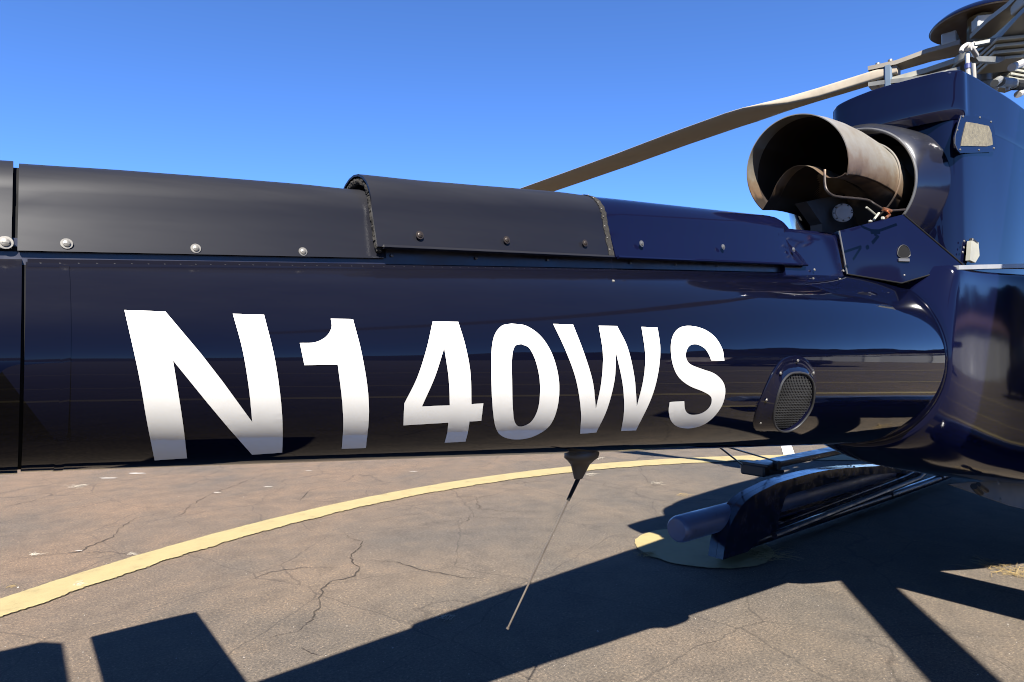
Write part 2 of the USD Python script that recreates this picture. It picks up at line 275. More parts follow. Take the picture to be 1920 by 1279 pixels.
# far apron on the camera's side, mirrored in the gloss of the boom
for i, (y, w) in enumerate(((.26, .05), (-.42, .10), (-1.35, .05), (-4.2, .14))):
    x0 = 3.2 if i == 0 else -8
    sheet(Polygon([(x0, y), (60, y), (60, y + w), (x0, y + w)]), .006, 'yellow_apron_line', 'yellow_road_paint', label=('nearest', 'second nearest', 'third', 'farthest')[i] + ' yellow apron line mirrored in the tail boom', category='painted line')

# dry grass, grit
def tuft(px, py, n, size, m, label, flat=.12, ang=None):
    c = at_z(px, py); ms = []
    for _ in range(n):
        an = rng.gauss(ang, .6) if ang is not None else rng.uniform(0, 6.283)
        L = size * rng.uniform(.4, 1.1); dx = V(math.cos(an), math.sin(an), 0); o_ = c + V(rng.gauss(0, size * .3), rng.gauss(0, size * .3), .004)
        side = V(-dx[1], dx[0], 0); bend = rng.gauss(0, .35); t = np.linspace(0, 1, 5); r = rng.uniform(.0008, .0018)
        P = [o_ + dx * L * s + side * bend * L * s * s + V(0, 0, 1) * (L * flat * math.sin(s * 2.6) * rng.uniform(.3, 1) + .002) for s in t]
        ms.append(tube(P, r * np.linspace(1, .4, 5), 4))
    obj('dry_grass', cat(ms), m, label=label, category='dry grass', smooth=60)
A = 'wisp of dry straw lying '
for px, py, n, s, m_, l in ((62, 1043, 12, .06, 'straw_pale', 'on bare tarmac at the left, beyond the yellow curve'), (143, 1099, 22, .045, 'straw_pale', 'against the near edge of the yellow curve at the left'),
        (245, 1041, 12, .05, 'straw_pale', 'against the far edge of the yellow curve at a crack'), (15, 1104, 8, .05, 'straw', 'at the left border just beyond the yellow curve'),
        (832, 1161, 18, .05, 'straw_pale', 'just inside the shadow edge of the tail boom'), (1105, 826 + 65, 16, .09, 'straw_pale', 'right of the antenna, beside the yellow curve'),
        (1230, 908, 14, .09, 'straw_pale', 'between antenna and skid, on a crack'), (1282, 930, 16, .10, 'straw', 'at the edge of the gear shadow beside the skid end'),
        (1208, 1043, 30, .09, 'straw', 'on the rim of the yellow disc'), (1430, 1045, 60, .16, 'straw', 'in the shade in front of the dark float pod'),
        (1890, 1075, 60, .22, 'straw', 'in the sunlit wedge at the right border'), (140, 914, 18, .12, 'straw_pale', 'below the boom joint at the left'), (1120, 862, 14, .14, 'straw_pale', 'beyond the yellow curve above the antenna cone')):
    tuft(px, py, n, s, m_, A + l, ang=.4)
for px, py, w, l in ((204, 897, .10, 'leftmost below the boom'), (255, 888, .12, 'right below the first letter'), (407, 924, .05, 'beside the long crack'), (502, 913, .06, 'above the yellow curve'), (578, 883, .05, 'below the first digit'), (148, 1034, .03, 'on the crack at the left'), (775, 885, .05, 'below the second digit')):
    c = at_z(px, py); aa = np.linspace(0, 2 * np.pi, 14, endpoint=False); q = np.c_[w * np.cos(aa), w * .35 * np.sin(aa)] * (1 + nrg.normal(0, .25, (14, 1)))
    M2 = np.array([[rt[0], fw[0]], [rt[1], fw[1]]]); q = q @ M2.T * .8
    sheet(Polygon(c[:2] + q).buffer(0), .0045, 'pale_chip', 'grit_pale', label='small pale chip of paint on the tarmac, ' + l, category='paint chip')
ms = []
for _ in range(170):
    px, py = rng.uniform(0, 1920), 860 + 419 * rng.random() ** .8; c = at_z(px, py); r = rng.uniform(.0012, .0032) * (1 + (rng.random() < .06) * 1.2)
    s = trimesh.creation.icosphere(0, r); s.vertices *= nrg.uniform(.5, 1.1, (1, 3)); s.apply_translation((c[0], c[1], r * .4)); ms.append(s)
obj('grit', cat(ms), 'grit_pale', smooth=False, kind='stuff', label='scattered pale grit on the tarmac', category='grit')

# ------------------------------------------------------------------ the helicopter
heli = thing('helicopter', 'dark navy helicopter with white registration on its tail boom', 'helicopter')
def part(name, mesh, m_, parent=None, **kw): return obj(name, mesh, m_, parent or heli, **kw)
YB, AX = 1.2711, 1.3133
rad = lambda x: np.maximum(.1746 + .0698 * np.asarray(x, float), .105)
def cone_hit(px, py):
    """the near point of the tail boom's cone on a sight line -> (x, angle above the horizontal)"""
    d = ray(px, py); y0, y1 = EYE[1] - YB, d[1]; z0, z1 = EYE[2] - AX, d[2]; r0, r1 = .1746, .0698 * d[0]
    a_, b_, c_ = y1 * y1 + z1 * z1 - r1 * r1, 2 * (y0 * y1 + z0 * z1 - r0 * r1), y0 * y0 + z0 * z0 - r0 * r0
    t = (-b_ - math.sqrt(max(b_ * b_ - 4 * a_ * c_, 0))) / (2 * a_); P = EYE + d * t
    return P[0], math.atan2(P[2] - AX, YB - P[1])
def cone_pt(x, ph, off=0.):
    r = rad(x) + off; return np.stack([np.asarray(x) + 0 * np.asarray(ph), YB - r * np.cos(ph), AX + r * np.sin(ph)], -1)
ph = np.linspace(0, 2 * np.pi, 128, endpoint=False)
ring = lambda x, off=0.: cone_pt(np.full(128, x), ph, off)
boom = part('tail_boom', outward(loft([ring(x) for x in np.linspace(.012, 2.975, 60)])), 'navy_paint', smooth=60)
rear = part('rear_boom', outward(loft([ring(x, .003) for x in np.r_[-3.6, np.linspace(-1.2, .0075, 20)]], True, True, False)), 'navy_paint', smooth=60)
part('joint_gap', outward(loft([ring(x, -.004) for x in (-.02, .03)])), 'black_gap', boom)
part('joint_strip', outward(loft([ring(.052, -.001), ring(.052, .0012), ring(.064, .0012), ring(.064, -.001)])), 'navy_paint', boom, smooth=20)
part('end_ring', outward(loft([ring(2.966, 0), ring(2.968, .0018), ring(2.976, .0024), ring(2.979, .001), ring(2.980, -.01)])), 'navy_paint', boom, smooth=50)
pa = [cone_hit(0, 655)[1] + .01, cone_hit(0, 655)[1] - .01]
part('panel_seam', outward(loft([[cone_pt(x, q, .0032) for q in np.linspace(pa[1] + .007, pa[0] - .007, 3)] for x in (-.5, -.03)], closed=False)), 'black_gap', rear)

# registration, laid on the boom's skin
def letter(outer, holes=()):
    def to(p):
        out = []
        p = [np.asarray(q, float) for q in p]; p.append(p[0])
        for a_, b_ in zip(p[:-1], p[1:]):
            for t in np.linspace(0, 1, max(2, int(np.linalg.norm(b_ - a_) / 9) + 1))[:-1]: out.append(a_ + (b_ - a_) * t)
        q = np.array([cone_hit(*u) for u in out]); return np.c_[q[:, 0], q[:, 1] * .22]
    pg = Polygon(to(outer), [to(h) for h in holes]).buffer(0)
    ms = []
    x0, y0, x1, y1 = pg.bounds
    from shapely.geometry import box as sbox
    nx, ny = int((x1 - x0) / .02) + 1, int((y1 - y0) / .012) + 1
    for i in range(nx):
        for j in range(ny):
            c = pg.intersection(sbox(x0 + (x1 - x0) * i / nx, y0 + (y1 - y0) * j / ny, x0 + (x1 - x0) * (i + 1) / nx, y0 + (y1 - y0) * (j + 1) / ny))
            for q in getattr(c, 'geoms', [c]):
                if q.geom_type == 'Polygon' and q.area > 1e-9: ms.append(trimesh.Trimesh(*trimesh.creation.triangulate_polygon(q, engine='earcut'), process=False))
    t2 = [np.c_[q.vertices, np.zeros(len(q.vertices))] for q in ms]
    v = np.vstack(t2); off = np.cumsum([0] + [len(q) for q in t2])[:-1]; f = np.vstack([q.faces + o_ for q, o_ in zip(ms, off)])
    P = cone_pt(v[:, 0], v[:, 1] / .22, .0012)
    t = trimesh.Trimesh(P, f, process=False); t.merge_vertices(); N = t.face_normals; C = t.triangles_center; fl = (N[:, 1] * (C[:, 1] - YB) + N[:, 2] * (C[:, 2] - AX)) < 0
    ff = t.faces.copy(); ff[fl] = ff[fl][:, ::-1]
    return trimesh.Trimesh(t.vertices, ff, process=False)
za = lambda L: [(220 + x * .2604, 560 + y * .2604) for x, y in L]
zb = lambda L: [(720 + x * .21108, 580 + y * .21108) for x, y in L]
zc = lambda L: [(1020 + x * .21108, 580 + y * .21108) for x, y in L]
sm = lambda L, n=5: [tuple(q) for q in curve(L, n)]
glyphs = {
 'letter_n': (za([(50, 84), (345, 95), (600, 395)] + [(760, 600), (970, 885)] + sm([(970, 885), (945, 640), (900, 370), (830, 111)]) + [(1055, 118)] + sm([(1055, 118), (1130, 420), (1175, 720), (1190, 950), (1186, 1105)]) + [(970, 1120), (800, 930), (640, 740), (400, 445)] + sm([(400, 445), (440, 690), (475, 920), (502, 1145)]) + [(268, 1160)] + sm([(268, 1160), (210, 870), (150, 530), (50, 84)])), ()),
 'digit_one': (za([(1535, 146), (1695, 149)] + sm([(1695, 149), (1755, 380), (1800, 640), (1810, 850), (1788, 1072)]) + [(1615, 1078)] + sm([(1615, 1078), (1625, 900), (1615, 720), (1585, 476)]) + [(1345, 479), (1312, 320)] + sm([(1312, 320), (1420, 315), (1500, 275), (1540, 210), (1535, 146)])), ()),
 'digit_four': (zb([(430, 108), (657, 113)] + sm([(657, 113), (720, 320), (765, 560), (775, 840)]) + [(880, 832), (862, 988), (757, 994)] + sm([(757, 994), (745, 1080), (722, 1172)], 3) + [(537, 1181)] + sm([(537, 1181), (560, 1090), (568, 1004)], 3) + [(170, 1028), (177, 835)] + sm([(177, 835), (290, 610), (375, 350), (430, 108)])), [zb([(532, 345)] + sm([(532, 345), (450, 600), (335, 860)], 4) + [(582, 850)] + sm([(582, 850), (570, 600), (532, 345)], 4))]),
 'digit_zero': (zb(sm([(1130, 128), (1265, 150), (1400, 250), (1500, 420), (1552, 640), (1540, 860), (1470, 1030), (1330, 1125), (1180, 1153), (1060, 1130), (995, 1060), (965, 900), (950, 640), (950, 400), (975, 240), (1040, 150), (1130, 128)], 6)), [zb(sm([(1215, 310), (1290, 350), (1350, 480), (1382, 660), (1370, 860), (1310, 990), (1215, 1038), (1160, 1000), (1142, 870), (1135, 640), (1135, 430), (1160, 330), (1215, 310)], 6))]),
 'letter_w': (zc([(78, 131), (255, 136)] + sm([(255, 136), (350, 380), (430, 640), (458, 880)]) + sm([(458, 880), (505, 650), (520, 400), (483, 147)]) + [(647, 150)] + sm([(647, 150), (740, 340), (800, 600), (822, 858)]) + sm([(822, 858), (880, 620), (895, 400), (862, 157)]) + [(1006, 163)] + sm([(1006, 163), (1030, 350), (1012, 560), (950, 790), (815, 1072)]) + [(682, 1079)] + sm([(682, 1079), (708, 900), (695, 660), (635, 380)]) + sm([(635, 380), (625, 620), (560, 880), (462, 1092)]) + [(318, 1103)] + sm([(318, 1103), (325, 900), (280, 620), (190, 370), (78, 131)])), ()),
 'letter_s': (zc(sm([(1600, 457), (1580, 350), (1510, 240), (1400, 170), (1270, 148), (1180, 180), (1130, 270), (1125, 400), (1150, 520), (1200, 610), (1290, 680), (1400, 725), (1470, 765), (1487, 810), (1465, 870), (1400, 920), (1310, 935), (1255, 900), (1242, 813)], 4) + sm([(1113, 822), (1105, 900), (1125, 985), (1185, 1040), (1285, 1055), (1400, 1030), (1500, 960), (1580, 850), (1608, 730), (1585, 640), (1510, 570), (1400, 530), (1300, 490), (1262, 440), (1260, 380), (1290, 325), (1350, 312), (1420, 345), (1460, 400), (1482, 455)], 4)), ())}
for k, (o_, h_) in glyphs.items(): part(k, letter(o_, h_), 'white_vinyl', boom, smooth=60)

# ---- screws and rivets
def screw(p, nrm, r, parent, m_='steel_screw', washer=True):
    nrm = np.asarray(nrm, float) / np.linalg.norm(nrm); M = frame(nrm); p = np.asarray(p, float)
    t = [lathe([(r * .98, 0), (r * .9, r * .42), (r * .55, r * .62), (.0001, r * .68)], p, nrm, 14)]
    if washer: t.append(lathe([(r * 1.5, 0), (r * 1.45, r * .18), (r * .9, r * .2)], p, nrm, 16))
    s = box(p + nrm * r * .66, (r * 1.3, r * .22, r * .12), M, .0001); t.append(s)
    part('screw', cat(t), m_, parent, smooth=40)

# ---- shaft covers on top of the boom
def arch(x, w, zb_, top, rc, n=13, off=0.):
    """an inverted U across the boom at station x"""
    a_ = np.linspace(0, np.pi, n); c = top - rc
    s = np.linspace(0, 1, 4)[:-1]
    L = [(YB - w - off + (w - rc) * t, zb_ + (c - zb_) * t) for t in s]; Rr = [(2 * YB - y, z) for y, z in L[::-1]]
    A_ = [(YB - (rc + off) * math.cos(q), c + (rc + off) * math.sin(q)) for q in a_]
    return np.array([(x, y, z) for y, z in L + A_ + Rr])
def shell(xs, fn, th):
    """a thin cover: outer and inner skin joined at their edges"""
    o_ = [fn(x, 0.) for x in xs]; i_ = [fn(x, -th) for x in xs]
    rings = [np.vstack([a_, b_[::-1]]) for a_, b_ in zip(o_, i_)]
    return outward(loft(rings, True, False, False)), rings
def shell_mesh(xs, fn, th):
    t, rings = shell(xs, fn, th); k = len(rings[0]) // 2; ms = [t]
    for rr in (rings[0], rings[-1]):
        f = []
        for i in range(k - 1): a_, b_, c_, d_ = i, i + 1, 2 * k - 2 - i, 2 * k - 1 - i; f += [[a_, b_, c_], [a_, c_, d_]]
        ms.append(trimesh.Trimesh(rr, f + [q[::-1] for q in f][:0], process=False))
    t = cat(ms); t.merge_vertices(); return outward(t)
wav = lambda x, s: (meshkit.noise(np.array([[x * 7., s, 0.]]), 3)[0] - .5) * .004
tail_fn = lambda x, o_: arch(x, .101, 1.476 + .080 * x, 1.628 + .0967 * x + wav(x, 1), .078, off=o_)
hood_fn = lambda x, o_: arch(x, .117, 1.543 + .0692 * (x - .57), 1.660 + .0967 * x + wav(x, 5), .090, off=o_)
fwd_top = lambda x: 1.790 + .0845 * (x - 1.311)
def fwd_fn(x, o_):
    e = max(0., (x - 2.24) / .11); drop = .055 * (1 - math.sqrt(max(1 - min(e, 1) ** 2, 0)))
    return arch(x, .121, 1.591 + .0721 * (x - 1.269), fwd_top(x) - .006 - drop, .088 - .02 * min(e, 1), off=o_)
part('rear_cover', shell_mesh(np.linspace(-1.1, -.005, 12), lambda x, o_: tail_fn(x, o_) + V(0, 0, .003), .0035), 'cover_paint', smooth=30)
part('dark_gap_filler', shell_mesh(np.linspace(-.06, .06, 3), lambda x, o_: tail_fn(x, o_ - .007) , .003), 'black_gap', smooth=30)  # black arch added inside so the gap between the covers reads dark
c_tail = part('shaft_cover', shell_mesh(np.linspace(.002, .60, 14), tail_fn, .0035), 'cover_paint', smooth=30)
c_hood = part('hood_cover', shell_mesh(np.linspace(.572, 1.275, 16), hood_fn, .0045), 'cover_paint', smooth=30)
c_fwd = part('forward_cover', shell_mesh(np.r_[np.linspace(1.279, 2.24, 14), np.linspace(2.255, 2.349, 8)], fwd_fn, .0045), 'navy_fuselage', smooth=30)
e = fwd_fn(2.349, 0.); part('end_cap', outward(loft([e, (e - e.mean(0)) * V(1, .98, .98) + e.mean(0) + V(.004, 0, 0)], True, True, True)), 'navy_fuselage', c_fwd, smooth=20)
# lip folded out along the bottom of the hood and forward cover
for cov, fn, x0, x1, m_ in ((c_hood, hood_fn, .585, 1.272, 'cover_paint'), (c_fwd, fwd_fn, 1.285, 2.345, 'navy_fuselage')):
    P = [fn(x, 0.)[0] for x in np.linspace(x0, x1, 10)]
    part('bottom_lip', outward(loft([[p + V(0, .004, .004), p + V(0, -.003, .004), p + V(0, -.006, -.001), p + V(0, -.003, -.005), p + V(0, .006, -.004)] for p in P], True, True, True)), m_, cov, smooth=60)
# weathered foam seal in the hood's open end, ragged tape at its other end
P = hood_fn(.580, -.014)[:12]; P = np.vstack([P[0] + (P[1] - P[0]) * t for t in np.linspace(-.35, 1, 12)[:-1]] + [P[i] + (P[i + 1] - P[i]) * t for i in range(1, 11) for t in np.linspace(0, 1, 8)[:-1]])
sl = tube(P, .0075 * (1 + .4 * (meshkit.noise(np.c_[np.arange(len(P)) * .8, np.zeros(len(P)), np.zeros(len(P))], 4) - .5)), 8); v = sl.vertices; v += (meshkit.fbm(v * 260, 3, 6)[:, None] - .5) * .009 * V(1, .6, .4)
part('foam_seal', sl, 'foam_seal', c_hood, smooth=20)
P = hood_fn(1.272, .001)[:12]; Q = np.vstack([P[i] + (P[i + 1] - P[i]) * t for i in range(11) for t in np.linspace(0, 1, 6)[:-1]])
part('edge_tape', outward(loft([[q + V(-.012 - .006 * rng.random(), 0, 0), q + V(-.006, -.001, .001), q + V(.003 + .003 * rng.random(), -.0005, .0005)] for q in Q], False)), 'foam_seal', c_hood, smooth=30)
for i in range(9):
    q = Q[3 + i * 5]; screw(q + V(-.011, -.0015, 0), (0, -1, .25), .0022, c_hood, washer=False)
# plinth between boom skin and covers
ws = .0945
def plinth(x):
    zb_ = AX + math.sqrt(rad(x) ** 2 - ws * ws) - .006; zt_ = (1.476 + .080 * x if x < .57 else 1.543 + .0692 * (x - .57)) + .02
    return np.array([(x, YB - ws, zb_), (x, YB - ws + .004, zt_), (x, YB + ws - .004, zt_), (x, YB + ws, zb_)])
base = part('cover_plinth', outward(loft([plinth(x) for x in np.linspace(-1.1, 2.36, 40)], True, True, True)), 'navy_dark', smooth=20)
sk = lambda x: np.array([cone_pt(x, math.acos(min(ws / rad(x), 1)) - d_ / rad(x), h) for d_, h in ((-.002, .004), (.0, .0035), (.012, .0022), (.016, .0002))])
part('seam_strip', outward(loft([sk(x) for x in np.linspace(.014, 2.72, 60)], False)), 'navy_paint', boom, smooth=60)
ms = []
for x in np.arange(.03, 2.7, .0235):
    a_ = math.acos(ws / rad(x)) - .0075 / rad(x); p = cone_pt(x, a_, .002); nn = V(0, -math.cos(a_), math.sin(a_)); ms.append(lathe([(.0026, 0), (.0018, .0006), (.0001, .0008)], p, nn, 7))
part('rivet_row', cat(ms), 'cover_paint', boom, smooth=60, kind='stuff')
sidey = lambda fn, px, py: (lambda p: p)(min(([at_plane(px, py, fn(x_, 0.)[1], (0, -1, .12)) for x_ in (.3,)]), key=lambda q: q[0]))
def on_side(px, py, w): return at_y(px, py, YB - w)
for px, py in ((125, 457), (367, 466), (568, 472)): screw(on_side(px, py, .0995), (0, -1, .1), .0056, c_tail)
screw(on_side(10, 455, .0995), (0, -1, .1), .0066, heli.GetStage().GetPrimAtPath('/World/helicopter/rear_cover'))
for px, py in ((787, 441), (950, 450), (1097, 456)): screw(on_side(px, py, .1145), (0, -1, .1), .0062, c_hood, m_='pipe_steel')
for px, py in ((1203, 457), (1356, 463), (1488, 468)): screw(on_side(px, py, .1185), (0, -1, .1),   .0062, c_fwd, m_='rim_grey')
for px, py in ((735, 479), (893, 484), (1027, 487), (1182, 493), (1267, 496), (1345, 499)): screw(on_side(px, py, .0955), (0, -1, .1), .0038, base, m_='rim_grey', washer=False)
for px, py in ((1150, 527), (1525, 522), (1575, 523)):
    x, a_ = cone_hit(px, py); screw(cone_pt(x, a_, .0), (0, -math.cos(a_), math.sin(a_)), .0045, boom, m_='steel_screw', washer=False)

# ---- block ahead of the covers
bl = lambda x, w, z0, z1: np.array([(x, YB - w - .03, z0), (x, YB - w, z1 - .02), (x, YB - w + .012, z1), (x, YB + w - .012, z1), (x, YB + w, z1 - .02), (x, YB + w + .03, z0)])
blk = part('shaft_fairing', outward(loft([bl(2.2, .088, 1.60, 1.795), bl(2.30, .088, 1.60, 1.808), bl(2.645, .098, 1.62, 1.832), bl(2.652, .094, 1.62, 1.828)], True, True, True)), 'navy_fuselage', smooth=25)
for px, py in ((1527, 506), (1581, 508)): screw(on_side(px, py, .122), (0, -1, .2), .0055, blk, washer=False)

# ---- deck fairing between boom and cowling
A_, B_, C_, D_, E_ = V(2.653, 1.165, 1.828), at_y(1694, 402, 1.03), at_y(1806, 497, .875), V(2.965, 1.028, 1.608), V(2.653, 1.150, 1.640)
A_, E_ = at_y(1573, 433, 1.165), at_y(1588, 514, 1.150)
D_ = at_y(1690, 531, 1.03)
Nn = np.cross(B_ - A_, E_ - A_); Nn = Nn / np.linalg.norm(Nn); Nn = Nn * (-1 if Nn[1] > 0 else 1)
def warped(corners, nu, nv, bulge, th, nrm):
    P00, P10, P11, P01 = corners; g0 = []
    for v_ in np.linspace(0, 1, nv):
        g0.append([(P00 * (1 - u_) + P10 * u_) * (1 - v_) + (P01 * (1 - u_) + P11 * u_) * v_ + nrm * bulge * 16 * u_ * (1 - u_) * v_ * (1 - v_) for u_ in np.linspace(0, 1, nu)])
    g0 = np.array(g0); top = loft(g0, False); bot = loft(g0 - nrm * th, False)
    idx = [(0, i) for i in range(nu)] + [(j, nu - 1) for j in range(1, nv)] + [(nv - 1, i) for i in range(nu - 2, -1, -1)] + [(j, 0) for j in range(nv - 2, 0, -1)]
    rim = loft([[g0[q] for q in idx], [g0[q] - nrm * th for q in idx]], True)
    t = cat([top, bot, rim]); t.merge_vertices(); return outward(t)
Nd = np.cross(C_ - B_, D_ - B_); Nd = Nd / np.linalg.norm(Nd); Nd = Nd * (-1 if Nd[1] > 0 else 1)
along = lambda P, t: np.array([np.interp(t, np.linspace(0, 1, len(P)), np.array(P)[:, k_]) for k_ in range(3)])
uu = np.linspace(0, 1, 25); top_e = [along((A_, A_ * .5 + B_ * .5, B_, B_ * .5 + C_ * .5, C_), u_) for u_ in uu]; bot_e = [along((E_, E_ * .5 + D_ * .5, D_, D_ * .5 + C_ * .5, C_), u_) for u_ in uu]
Nm = Nn + Nd; Nm = Nm / np.linalg.norm(Nm)
G0 = np.array([[a_ * (1 - v_) + b_ * v_ + Nm * .010 * math.sin(math.pi * v_) * math.sin(math.pi * min(u_ * 1.2, 1)) for u_, a_, b_ in zip(uu, top_e, bot_e)] for v_ in np.linspace(0, 1, 13)])
Gt, Gb = loft(G0, False), loft(G0 - Nm * .03, False)
idx = [(0, i) for i in range(25)] + [(12, i) for i in range(23, -1, -1)] + [(k_, 0) for k_ in range(11, 0, -1)]
t = cat([Gt, Gb, loft([[G0[q] for q in idx], [G0[q] - Nm * .03 for q in idx]], True)]); t.merge_vertices()
deck = part('deck_fairing', outward(t), 'navy_fuselage', smooth=50)
c = at_plane(1690, 478, (B_ + D_) / 2, Nm) + Nm * .014; Mv = frame(Nm)
hv = [c + Mv[:, 0] * .030 * math.cos(q) + Mv[:, 1] * .030 * math.sin(q) * (1.3 if math.sin(q) > 0 else .55) for q in np.linspace(0, 2 * np.pi, 28, endpoint=False)]
part('vent_hole', slab(hv, .004, Nm), 'black_gap', deck, smooth=20)
part('vent_rim', tube(np.vstack([hv, hv[:2]]) , .0022, 6, False), 'dark_metal', deck)
q = at_plane(1690, 489, (B_ + D_) / 2, Nm) + Nm * .014; part('vent_lip', box(q, (.052, .014, .008), Mv, .002), 'rim_grey', deck)
screw(at_plane(1695, 516, B_, Nd), Nd, .0055, deck, washer=False)
part('edge_trim', tube([A_ + Nn * .001, E_ + Nn * .001], .0035, 8), 'rim_grey', blk)
part('seam', tube([B_ + Nd * .001, C_ + Nd * .001], .003, 6), 'black_gap', deck)
part('seam', tube([D_ + Nd * .001, C_ + Nd * .001], .003, 6), 'black_gap', deck)
part('seam', tube([E_ + Nn * .001, D_ + Nn * .001], .003, 6), 'black_gap', deck)

# ---- fuselage behind the cabin, lofted from the boom ring forward
def sup(x, a_, zt_, zb_, n_, k=240):
    q = np.linspace(0, 2 * np.pi, k, endpoint=False); cz, hz = (zt_ + zb_) / 2, (zt_ - zb_) / 2
    n_ = np.where(np.sin(q) > 0, 2.02 + (22. - 2.02) * np.clip((x - 2.984) / .09, 0, 1) ** 1.5, n_)
    return np.stack([np.full(k, x), YB - a_ * np.sign(np.cos(q)) * np.abs(np.cos(q)) ** (2 / n_), cz + hz * np.sign(np.sin(q)) * np.abs(np.sin(q)) ** (2 / n_)], 1)
st = [(2.983, .380, 1.693, .934, 2.0), (2.984, .394, 1.706, .918, 2.05), (3.02, .400, 1.707, .907, 2.4), (3.10, .407, 1.708, .884, 2.7), (3.25, .417, 1.709, .838, 2.95), (3.5, .447, 1.712, .765, 3.0), (3.8, .53, 1.715, .705, 3.2), (4.3, .76, 1.72, .62, 3.3), (4.7, .88, 1.73, .57, 3.4), (5.2, .93, 1.74, .54, 3.4), (6.2, .93, 1.9, .54, 3.2), (7.4, .9, 2.2, .55, 3.0), (8.4, .75, 2.1, .6, 2.6), (9.1, .5, 1.7, .68, 2.2), (9.4, .2, 1.3, .85, 2.)]
sx = np.array([s[0] for s in st]); sv = np.array([s[1:] for s in st]); xs_ = np.unique(np.r_[2.983, 2.984, np.linspace(2.99, 5.2, 50), np.linspace(5.3, 9.4, 24)])
from scipy.interpolate import PchipInterpolator
pc = PchipInterpolator(sx, sv)
fus = part('fuselage', outward(loft([sup(x, *pc(x)) for x in xs_], True, True, True)), 'navy_fuselage', smooth=50)

# ---- engine cowling
plan = curve([(5.2, .80), (4.4, .80), (3.80, .818), (3.45, .846), (3.22, .868), (3.155, .885), (3.118, .935), (3.098, 1.02), (3.085, 1.13), (3.085, 1.25), (3.097, 1.325), (3.125, 1.372), (3.20, 1.405), (3.5, 1.46), (4.4, 1.56), (5.2, 1.60)], 7)
def wall(z, off):
    P = plan.copy(); T = np.gradient(P, axis=0); N_ = np.c_[T[:, 1], -T[:, 0]]; N_ /= np.linalg.norm(N_, axis=1)[:, None]
    N_ = N_ * (-1 if N_[len(N_) // 2, 0] > 0 else 1); P = P + N_ * (off * np.where((P[:, 1] < 1.2) & (off > 0), np.clip((3.22 - P[:, 0]) / .07, 0, 1), 1.))[:, None]
    return np.c_[P, np.full(len(P), z)]
def ztop(P): return 2.552 - .012 * np.clip((P[:, 1] - 1.2) / .18, 0, 1) - .02 * np.clip((P[:, 0] - 3.3), 0, 2)
def setz(P, f_): P = P.copy(); P[:, 2] = f_(P); return P
band = [setz(wall(0, .000), lambda P: ztop(P) - .195), setz(wall(0, .010), lambda P: ztop(P) - .188), setz(wall(0, .016), lambda P: ztop(P) - .170)] + [setz(wall(0, .016 - .001 * t), lambda P, t=t: ztop(P) - .17 + .155 * t) for t in (.25, .5, .75, 1.)] + [setz(wall(0, .010), lambda P: ztop(P) - .004), setz(wall(0, .0), ztop), setz(wall(0, -.03), lambda P: ztop(P) - .002)]
cowl = part('engine_cowling', outward(loft([setz(wall(0, -.0035), lambda P: 2.34 + 0 * P[:, 0])] + band[1:], False)), 'navy_cowl_paint', smooth=40)
# lower body of the cowling: a plan-shaped wall whose rear has the round exhaust opening
PX_, PZ_ = YB, 2.095
OPEN = 3.03
def body(z):
    P = wall(z, -.004); k_ = np.clip((P[:, 1] - .868) / .20, 0, 1) * np.clip((3.5 - P[:, 0]) / .25, 0, 1); P[:, 0] += .045 * k_ * (3 - 2 * k_) * k_
    return P
Wm = loft([body(z) for z in np.linspace(1.69, 2.385, 60)], False)
cen = Wm.triangles_center; inside = (np.hypot(cen[:, 1] - PX_, cen[:, 2] - PZ_) < .318) & (cen[:, 0] < 3.5)
Wm.update_faces(~inside); Wm.remove_unreferenced_vertices()
part('cowling_body', outward(Wm), 'navy_cowl_paint', smooth=45)
pr = [(.262, .0), (.270, -.006), (.281, .001), (.302, .024), (.328, .058), (.351, .100), (.369, .150), (.380, .21), (.385, .30), (.378, .42)]
qa = np.linspace(math.radians(-70), math.radians(250), 110)
HR = [np.stack([np.full(110, OPEN - .012 + h_), YB - r_ * np.cos(qa), PZ_ + r_ * np.sin(qa) * (1 - .22 * np.clip((r_ - .30) / .07, 0, 1) * (np.sin(qa) > 0) * np.sin(qa))], 1) for r_, h_ in pr]
hood = part('exhaust_hood', outward(loft(HR, False)), 'hood_paint', smooth=60)
part('hood_rim', tube(HR[1], .006, 8), 'rim_grey', hood)
# dark engine bay behind the opening
part('engine_bay', outward(loft([[V(3.16, YB - .33 * math.cos(q), PZ_ - .02 + .33 * math.sin(q)) for q in np.linspace(0, 2 * np.pi, 40, endpoint=False)], [V(3.5, YB - .30 * math.cos(q), PZ_ + .30 * math.sin(q)) for q in np.linspace(0, 2 * np.pi, 40, endpoint=False)]], True, False, True)), 'dark_metal', smooth=30)
part('engine_deck', box((3.0, 1.34, 1.77), (.66, .26, .10), bev=.02), 'navy_dark')
part('engine_support', cat([slab([at_y(*p, 1.26) for p in ((1512, 378), (1541, 420), (1543, 445), (1705, 445), (1705, 365), (1600, 360))], .05, (0, -1, 0))]), 'dark_metal', smooth=20)
c = at_y(1579, 400, 1.22); part('oil_cap', lathe([(.040, 0), (.042, .006), (.040, .012), (.032, .014), (.030, .017), (.0001, .018)], c, (-.75, -.6, .1), 26), 'disc_grey', label='pale round cap')
Mc = frame((-.75, -.6, .1))
for q in np.linspace(.2, 6.2, 9): screw(c + Mc[:, 0] * .036 * math.cos(q) + Mc[:, 1] * .036 * math.sin(q) + Mc[:, 2] * .013, Mc[:, 2], .0035, heli.GetStage().GetPrimAtPath('/World/helicopter/oil_cap'), m_='dark_metal', washer=False)

